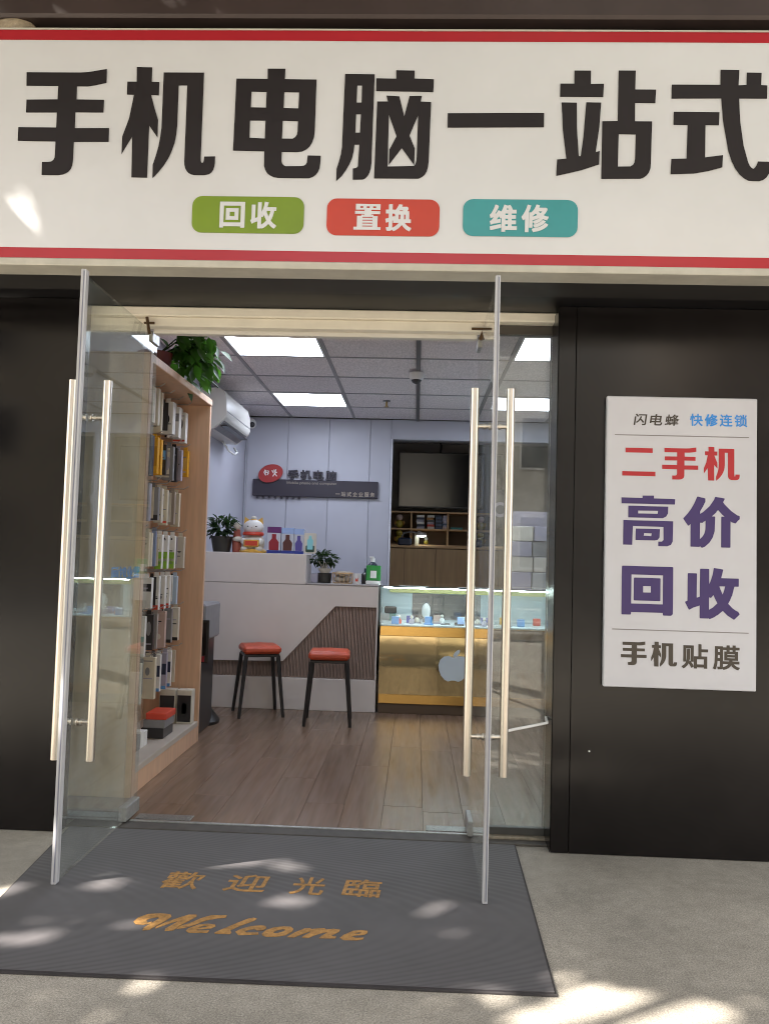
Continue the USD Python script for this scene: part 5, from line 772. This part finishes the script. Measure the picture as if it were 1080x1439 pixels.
solo('black_pouch', box(-0.235, -0.14, 6.52, 6.56, 0.72, 0.775, 0.008), DARK, 'black flat pouch hanging at the left end of the showcase', 'pouch')

# --- storage room behind the opening
t = Thing('television', 'large black wall television in the room behind the opening', 'television', (0.34, 9.15, 1.72)); TT = lambda m_: spin(m_, 6.5, (0, 9.12, 1.715), (1, 0, 0)); t.part('bezel', TT(box(-0.215, 0.92, 9.10, 9.16, 1.715, 2.325, 0.006)), DARK); t.part('screen', TT(box(-0.20, 0.905, 9.0965, 9.0995, 1.735, 2.31)), SCREEN); t.part('wall_mount', box(0.2, 0.5, 9.165, 9.38, 1.85, 2.0), BLACKMETAL); t.part('cable', tube([(0.24, 9.13, 2.325), (0.25, 9.2, 2.42), (0.24, 9.3, 2.46)], 0.012, 6), DARK)
t = Thing('cubby_shelf', 'wooden cubby shelf under the television', 'shelf', (0.4, 9.2, 1.29)); c0, c1 = -0.46, 1.55
t.part('back_board', box(c0, c1, 9.36, 9.375, 1.295, 1.67), CUBBACK)
for z in (1.294, 1.468, 1.655): t.part('shelf_board', box(c0, c1, 9.06, 9.358, z, z + 0.017, 0.002), BACKWOOD2)
for xx in (c0, -0.062, 0.338, 0.75, 1.15, c1): t.part('divider', box(xx - 0.009, xx + 0.009, 9.07, 9.356, 1.3115, 1.6545, 0.002), BACKWOOD2)
t = Thing('low_cabinet', 'plain wood cabinet with flat doors below the cubby shelf', 'cabinet', (0.4, 9.1, 0.01)); t.part('carcass', box(c0, c1, 8.93, 9.375, 0.01, 1.27), CUBBACK); t.part('top', box(c0 - 0.005, c1, 8.895, 9.376, 1.2705, 1.2935, 0.003), BACKWOOD2)
for k in range(6): t.part('cabinet_door', box(c0 + 0.335 * k + 0.002, c0 + 0.335 * (k + 1) - 0.002, 8.91, 8.929, 0.05, 1.262, 0.002), BACKWOOD)
t = Thing('desk_lamp', 'cream desk lamp with a lit white head on the wood cabinet', 'lamp', (0.01, 9.0, 1.294)); t.part('post', box(-0.02, 0.025, 8.98, 9.01, 1.294, 1.43, 0.004), CREAMBOX); t.part('arm', tube([(0.0, 8.995, 1.43), (0.02, 8.98, 1.452), (0.05, 8.96, 1.44)], 0.006, 8), WHITE, smooth=True); t.part('head', lathe([(0, 0.012), (0.045, 0.012), (0.055, 0.0), (0.05, 0.03), (0, 0.036)], (0.055, 8.955, 1.405), 24), WHITE, smooth=40); t.part('lit_disc', lathe([(0, -0.014), (0.03, -0.012), (0.052, 0.0), (0.05, 0.008), (0, 0.010)], (0.055, 8.955, 1.402), 24), emit('lamp_lit', (0.85, 1.0, 1.0), 1.6), smooth=40)
t = Thing('microscope', 'grey desk instrument with a bent arm beside the lamp', 'instrument', (-0.16, 9.0, 1.294)); t.part('body', box(-0.2, -0.05, 8.97, 9.03, 1.294, 1.38, 0.015), NAVY); t.part('arm', tube([(-0.16, 9.0, 1.38), (-0.14, 9.0, 1.43), (-0.06, 9.0, 1.445), (0.0, 9.0, 1.435)], 0.008, 8), GREYP, smooth=True)
YG = pbr('toy_yellow', (0.35, 0.26, 0.03), 0.5); YO = pbr('toy_orange', (0.32, 0.14, 0.02), 0.5)
for zz, lb, hd in ((1.486, 'yellow toy figure in the upper left cubby behind the opening', PALEPINK), (1.312, 'yellow toy figure in the lower left cubby behind the opening', YG)):
    t = Thing('toy_figure', lb, 'toy', (-0.19, 9.08, zz), group='toys in the cubbies'); t.part('body', ball((-0.19, 9.06, zz + 0.045), (0.042, 0.035, 0.045), 2), YG, smooth=True); t.part('head', ball((-0.19, 9.055, zz + 0.115), (0.036, 0.032, 0.034), 2), hd, smooth=True)
    for k in (-1, 1): t.part('arm', ball((-0.19 + k * 0.045, 9.05, zz + 0.055), (0.012, 0.012, 0.025), 1), YO, smooth=True)
t = Thing('toy_figure', 'small yellow toy in the middle lower cubby', 'toy', (0.105, 9.09, 1.312), group='toys in the cubbies'); t.part('body', ball((0.105, 9.085, 1.337), (0.026, 0.022, 0.026), 2), YG, smooth=True); t.part('head', ball((0.105, 9.08, 1.375), (0.02, 0.018, 0.02), 2), OFFWHITE, smooth=True)
for xx, n, wd, cols, lb in ((0.0, 6, 0.085, (LILAC, NAVY, WHITE, LILAC, NAVY, WHITE), 'untidy stack of pale and navy packs at the left of the middle cubby'), (0.115, 6, 0.075, (OFFWHITE, REDC, LILAC, DARK, YO, OFFWHITE), 'stack of red and white packs in the middle cubby'), (0.205, 8, 0.07, (pbr('slate_blue', (0.07, 0.10, 0.17), 0.5), NAVY) * 4, 'tall stack of slate blue boxes in the middle cubby'), (0.285, 7, 0.045, (PALEPINK, LILAC, pbr('slate_blue', (0.07, 0.10, 0.17), 0.5), LILAC, LILAC, LILAC, LILAC), 'narrow stack of grey and pink boxes at the right of the middle cubby')):
    t = Thing('pack_stack', lb, 'stack of boxes', (xx, 9.1, 1.486), group='stacks in the middle cubby'); z = 1.4852
    for k in range(n): hh = 0.150 / n; dx = R.uniform(-0.006, 0.006); t.part('pack', box(xx + dx - 0.004, xx + wd + dx - 0.004, 9.08, 9.2, z, z + hh - 0.001, 0.001), cols[k]); z += hh
solo('glass_sheet_pack', box(0.37, 0.50, 9.09, 9.25, 1.4855, 1.508, 0.002), TEALC, 'flat teal pack in the right upper cubby', 'package')
t = Thing('round_plate', 'dark framed round plate ornament on the storage wall right of the pilaster', 'ornament', (0.80, 8.2, 1.66)); t.part('panel', box(0.73, 0.92, 8.19, 8.21, 1.48, 1.86, 0.004), DARK); t.part('plate', cyl((0.815, 8.19, 1.66), (0.815, 8.182, 1.66), 0.075, 28), LILAC); t.part('plate_centre', cyl((0.815, 8.182, 1.66), (0.815, 8.179, 1.66), 0.045, 24), NAVY); t.part('panel_stand', box(0.735, 0.915, 8.195, 8.205, 1.296, 1.478), DARK)
solo('ledge', box(0.71, 1.27, 7.95, 8.32, 1.27, 1.294, 0.003), BACKWOOD2, 'narrow wood ledge under the round plate ornament', 'ledge')
t = Thing('carton_rack', 'white rack of stacked grey cartons seen through the right side glass', 'rack', (1.05, 7.45, 0.01)); t.part('cabinet', box(0.82, 1.62, 7.25, 7.72, 0.01, 0.93, 0.004), COUNTERW); t.part('back_board', box(0.82, 1.62, 7.70, 7.72, 0.931, 1.62), LILAC)
for j in range(4):
    for i in range(4):
        z = 0.9315 + 0.135 * j; xx = 0.825 + 0.195 * i + 0.01 * (j % 2); t.part('carton', box(xx, xx + 0.185, 7.30 + R.uniform(0, 0.02), 7.55, z, z + 0.128, 0.004), (LILAC, GREYP, OFFWHITE, pbr('carton_grey', (0.36, 0.38, 0.38), 0.5))[(i * 3 + j * 2 + i * j) % 4])

# ================================================================== the street behind the camera: trees that shade the front, houses across the road
SPOTS = [(-0.978, 2.884, 0.075, 0.05, 17), (-0.376, 2.807, 0.075, 0.05, 30), (-0.588, 3.126, 0.16, 0.025, 25), (-0.418, 3.089, 0.06, 0.028, 20), (0.044, 2.807, 0.06, 0.05, 6), (0.153, 2.634, 0.045, 0.02, 6), (-1.049, 2.476, 0.14, 0.022, 15),
         (-0.806, 2.579, 0.07, 0.03, 18), (-0.263, 2.279, 0.05, 0.035, 15), (-0.693, 2.268, 0.05, 0.02, 22), (0.56, 2.17, 0.30, 0.21, 5), (0.041, 2.271, 0.07, 0.035, 6), (-1.36, 2.78, 0.10, 0.035, 25), (-1.02, 2.10, 0.03, 0.02, 50), (1.0, 2.0, 0.2, 0.12, 10)]
SIGN_SPOTS = [(-1.49, 2.41, 0.03, 0.06, 25), (-1.41, 2.34, 0.006, 0.05, 30), (-1.125, 2.43, 0.01, 0.05, 20)]
SOFT_SPOTS = [(0.05, 2.80, 0.22, 0.13, 10, 0.45), (-0.25, 2.62, 0.2, 0.1, 10, 0.6), (0.12, 2.45, 0.15, 0.08, 12, 0.6), (-0.95, 3.0, 0.2, 0.09, 25, 0.6), (-0.55, 2.95, 0.2, 0.1, 20, 0.65), (0.1, 2.28, 0.25, 0.07, 5, 0.5), (-0.3, 2.2, 0.5, 0.1, 5, 0.6), (0.95, 2.05, 0.7, 0.28, 8, 0.35), (1.2, 2.3, 0.5, 0.15, 12, 0.6), (-1.1, 2.55, 0.25, 0.12, 18, 0.6), (-0.9, 2.15, 0.4, 0.12, 8, 0.55)]
def open_to_sun(P, r):
    """False where a leaf would stand in one of the shafts of sunlight."""
    keep = np.ones(len(P), bool); G = P - SUN_TO * (P[:, 2:3] / SUN_TO[2]); W_ = P + SUN_TO * ((2.929 - P[:, 1:2]) / SUN_TO[1])
    for pts, spots in ((G[:, :2], SPOTS), (W_[:, [0, 2]], SIGN_SPOTS)):
        edge = 0.25 + 1.9 * meshkit.fbm(np.c_[pts * 9.0, np.zeros(len(pts))], 3, 4)
        for x, y, a, b, deg in spots:
            d = pts - np.array([x, y]); c, s_ = math.cos(math.radians(deg)), math.sin(math.radians(deg))
            keep &= ((d[:, 0] * c + d[:, 1] * s_) / (a + r)) ** 2 + ((-d[:, 0] * s_ + d[:, 1] * c) / (b + r)) ** 2 > edge
    chance = np.random.default_rng(5).random(len(P))
    for x, y, a, b, deg, left in SOFT_SPOTS:
        d = G[:, :2] - np.array([x, y]); c, s_ = math.cos(math.radians(deg)), math.sin(math.radians(deg))
        keep &= (((d[:, 0] * c + d[:, 1] * s_) / a) ** 2 + ((-d[:, 0] * s_ + d[:, 1] * c) / b) ** 2 > 1) | (chance < left * 0.28)
    return keep
def tree(x, y, hgt, crown, n, label, seed, lobes=9, size=0.10):
    g = np.random.default_rng(seed); cx, cy, cz, rx, ry, rz = crown
    t = Thing('street_tree', label, 'tree', (x, y, 0), group='street trees')
    top = np.array([cx, cy, cz + rz * 0.4]); ph = [np.array([x, y, 0.0]), np.array([x + 0.05, y, hgt * 0.35]), np.array([x * 0.6 + cx * 0.4, y * 0.6 + cy * 0.4, cz - rz * 0.9]), top]
    t.part('trunk', tube(ph, [0.19, 0.15, 0.12, 0.03], 12), BARK, smooth=True)
    cen = []
    for k in range(lobes):
        u = g.normal(size=3); u /= np.linalg.norm(u); cen.append(np.array([cx, cy, cz]) + u * np.array([rx, ry, rz]) * g.uniform(0.35, 0.75))
    for c in cen: t.part('limb', tube([ph[2], (ph[2] + c) / 2 + g.normal(size=3) * 0.15, c], [0.07, 0.04, 0.012], 7), BARK, smooth=True)
    k = g.integers(0, lobes, n); u = g.normal(size=(n, 3)); u /= np.linalg.norm(u, axis=1)[:, None]; P = np.array(cen)[k] + u * (g.random((n, 1)) ** 0.45) * np.array([rx, ry, rz]) * 0.62
    P = P[P[:, 2] > 2.9]; P = P[~((P[:, 1] > 2.6) & (P[:, 2] < 3.5))]; P = P[P[:, 1] < 2.75]; P = P[open_to_sun(P, 0.03)]; n = len(P)
    d = g.normal(size=(n, 3)); d /= np.linalg.norm(d, axis=1)[:, None]; nn = g.normal(size=(n, 3)) * 0.8 + SUN_TO * 1.2; s_ = np.cross(d, nn); s_ /= np.linalg.norm(s_, axis=1)[:, None]; L = size * g.uniform(0.7, 1.3, (n, 1))
    v = np.stack([P - d * L * 0.5, P - s_ * L * 0.36, P + d * L * 0.5, P + s_ * L * 0.36], 1).reshape(-1, 3); o = np.arange(n)[:, None] * 4
    t.part('crown', trimesh.Trimesh(v, np.vstack([o + [0, 1, 2], o + [0, 2, 3]]), process=False), LEAF_OUT)
tree(-5.6, -2.2, 6.0, (-5.0, 0.3, 5.2, 2.4, 1.8, 1.4), 60000, 'leafy street tree behind the viewer, left of the doorway', 11, 30)
tree(-1.9, -2.4, 6.4, (-1.9, 0.95, 5.2, 2.6, 1.8, 1.4), 70000, 'leafy street tree behind the viewer, opposite the doorway', 12, 34)
tree(3.2, -2.4, 6.2, (2.6, -0.6, 5.2, 2.2, 1.9, 1.5), 24000, 'leafy street tree behind the viewer, right of the doorway', 13, 12)
for i, (bx, wd, hh, col) in enumerate(((-16, 13, 11, (0.42, 0.36, 0.28)), (-1, 15, 8.5, (0.50, 0.46, 0.40)), (16, 15, 12, (0.40, 0.33, 0.27)))):
    t = Thing('building', ('tan building across the road, left', 'pale low building across the road, middle', 'brown tall building across the road, right')[i], 'building', (bx, -20, 0), group='buildings across the road')
    t.part('wall', box(bx - wd / 2, bx + wd / 2, -24, -18, 0, hh), pbr(f'render_{i}', col, 0.8, vary=0.12, vscale=0.8))
    for fz in np.arange(1.0, hh - 2, 3.0):
        for wx in np.arange(bx - wd / 2 + 1.2, bx + wd / 2 - 1.5, 2.6):
            f_ = t.part('window', box(wx - 0.06, wx + 1.36, -18.001, -17.93, fz - 0.06, fz + 1.56), WHITE); t.part('window_pane', box(wx, wx + 1.3, -17.93, -17.915, fz, fz + 1.5), SCREEN, under=f_)
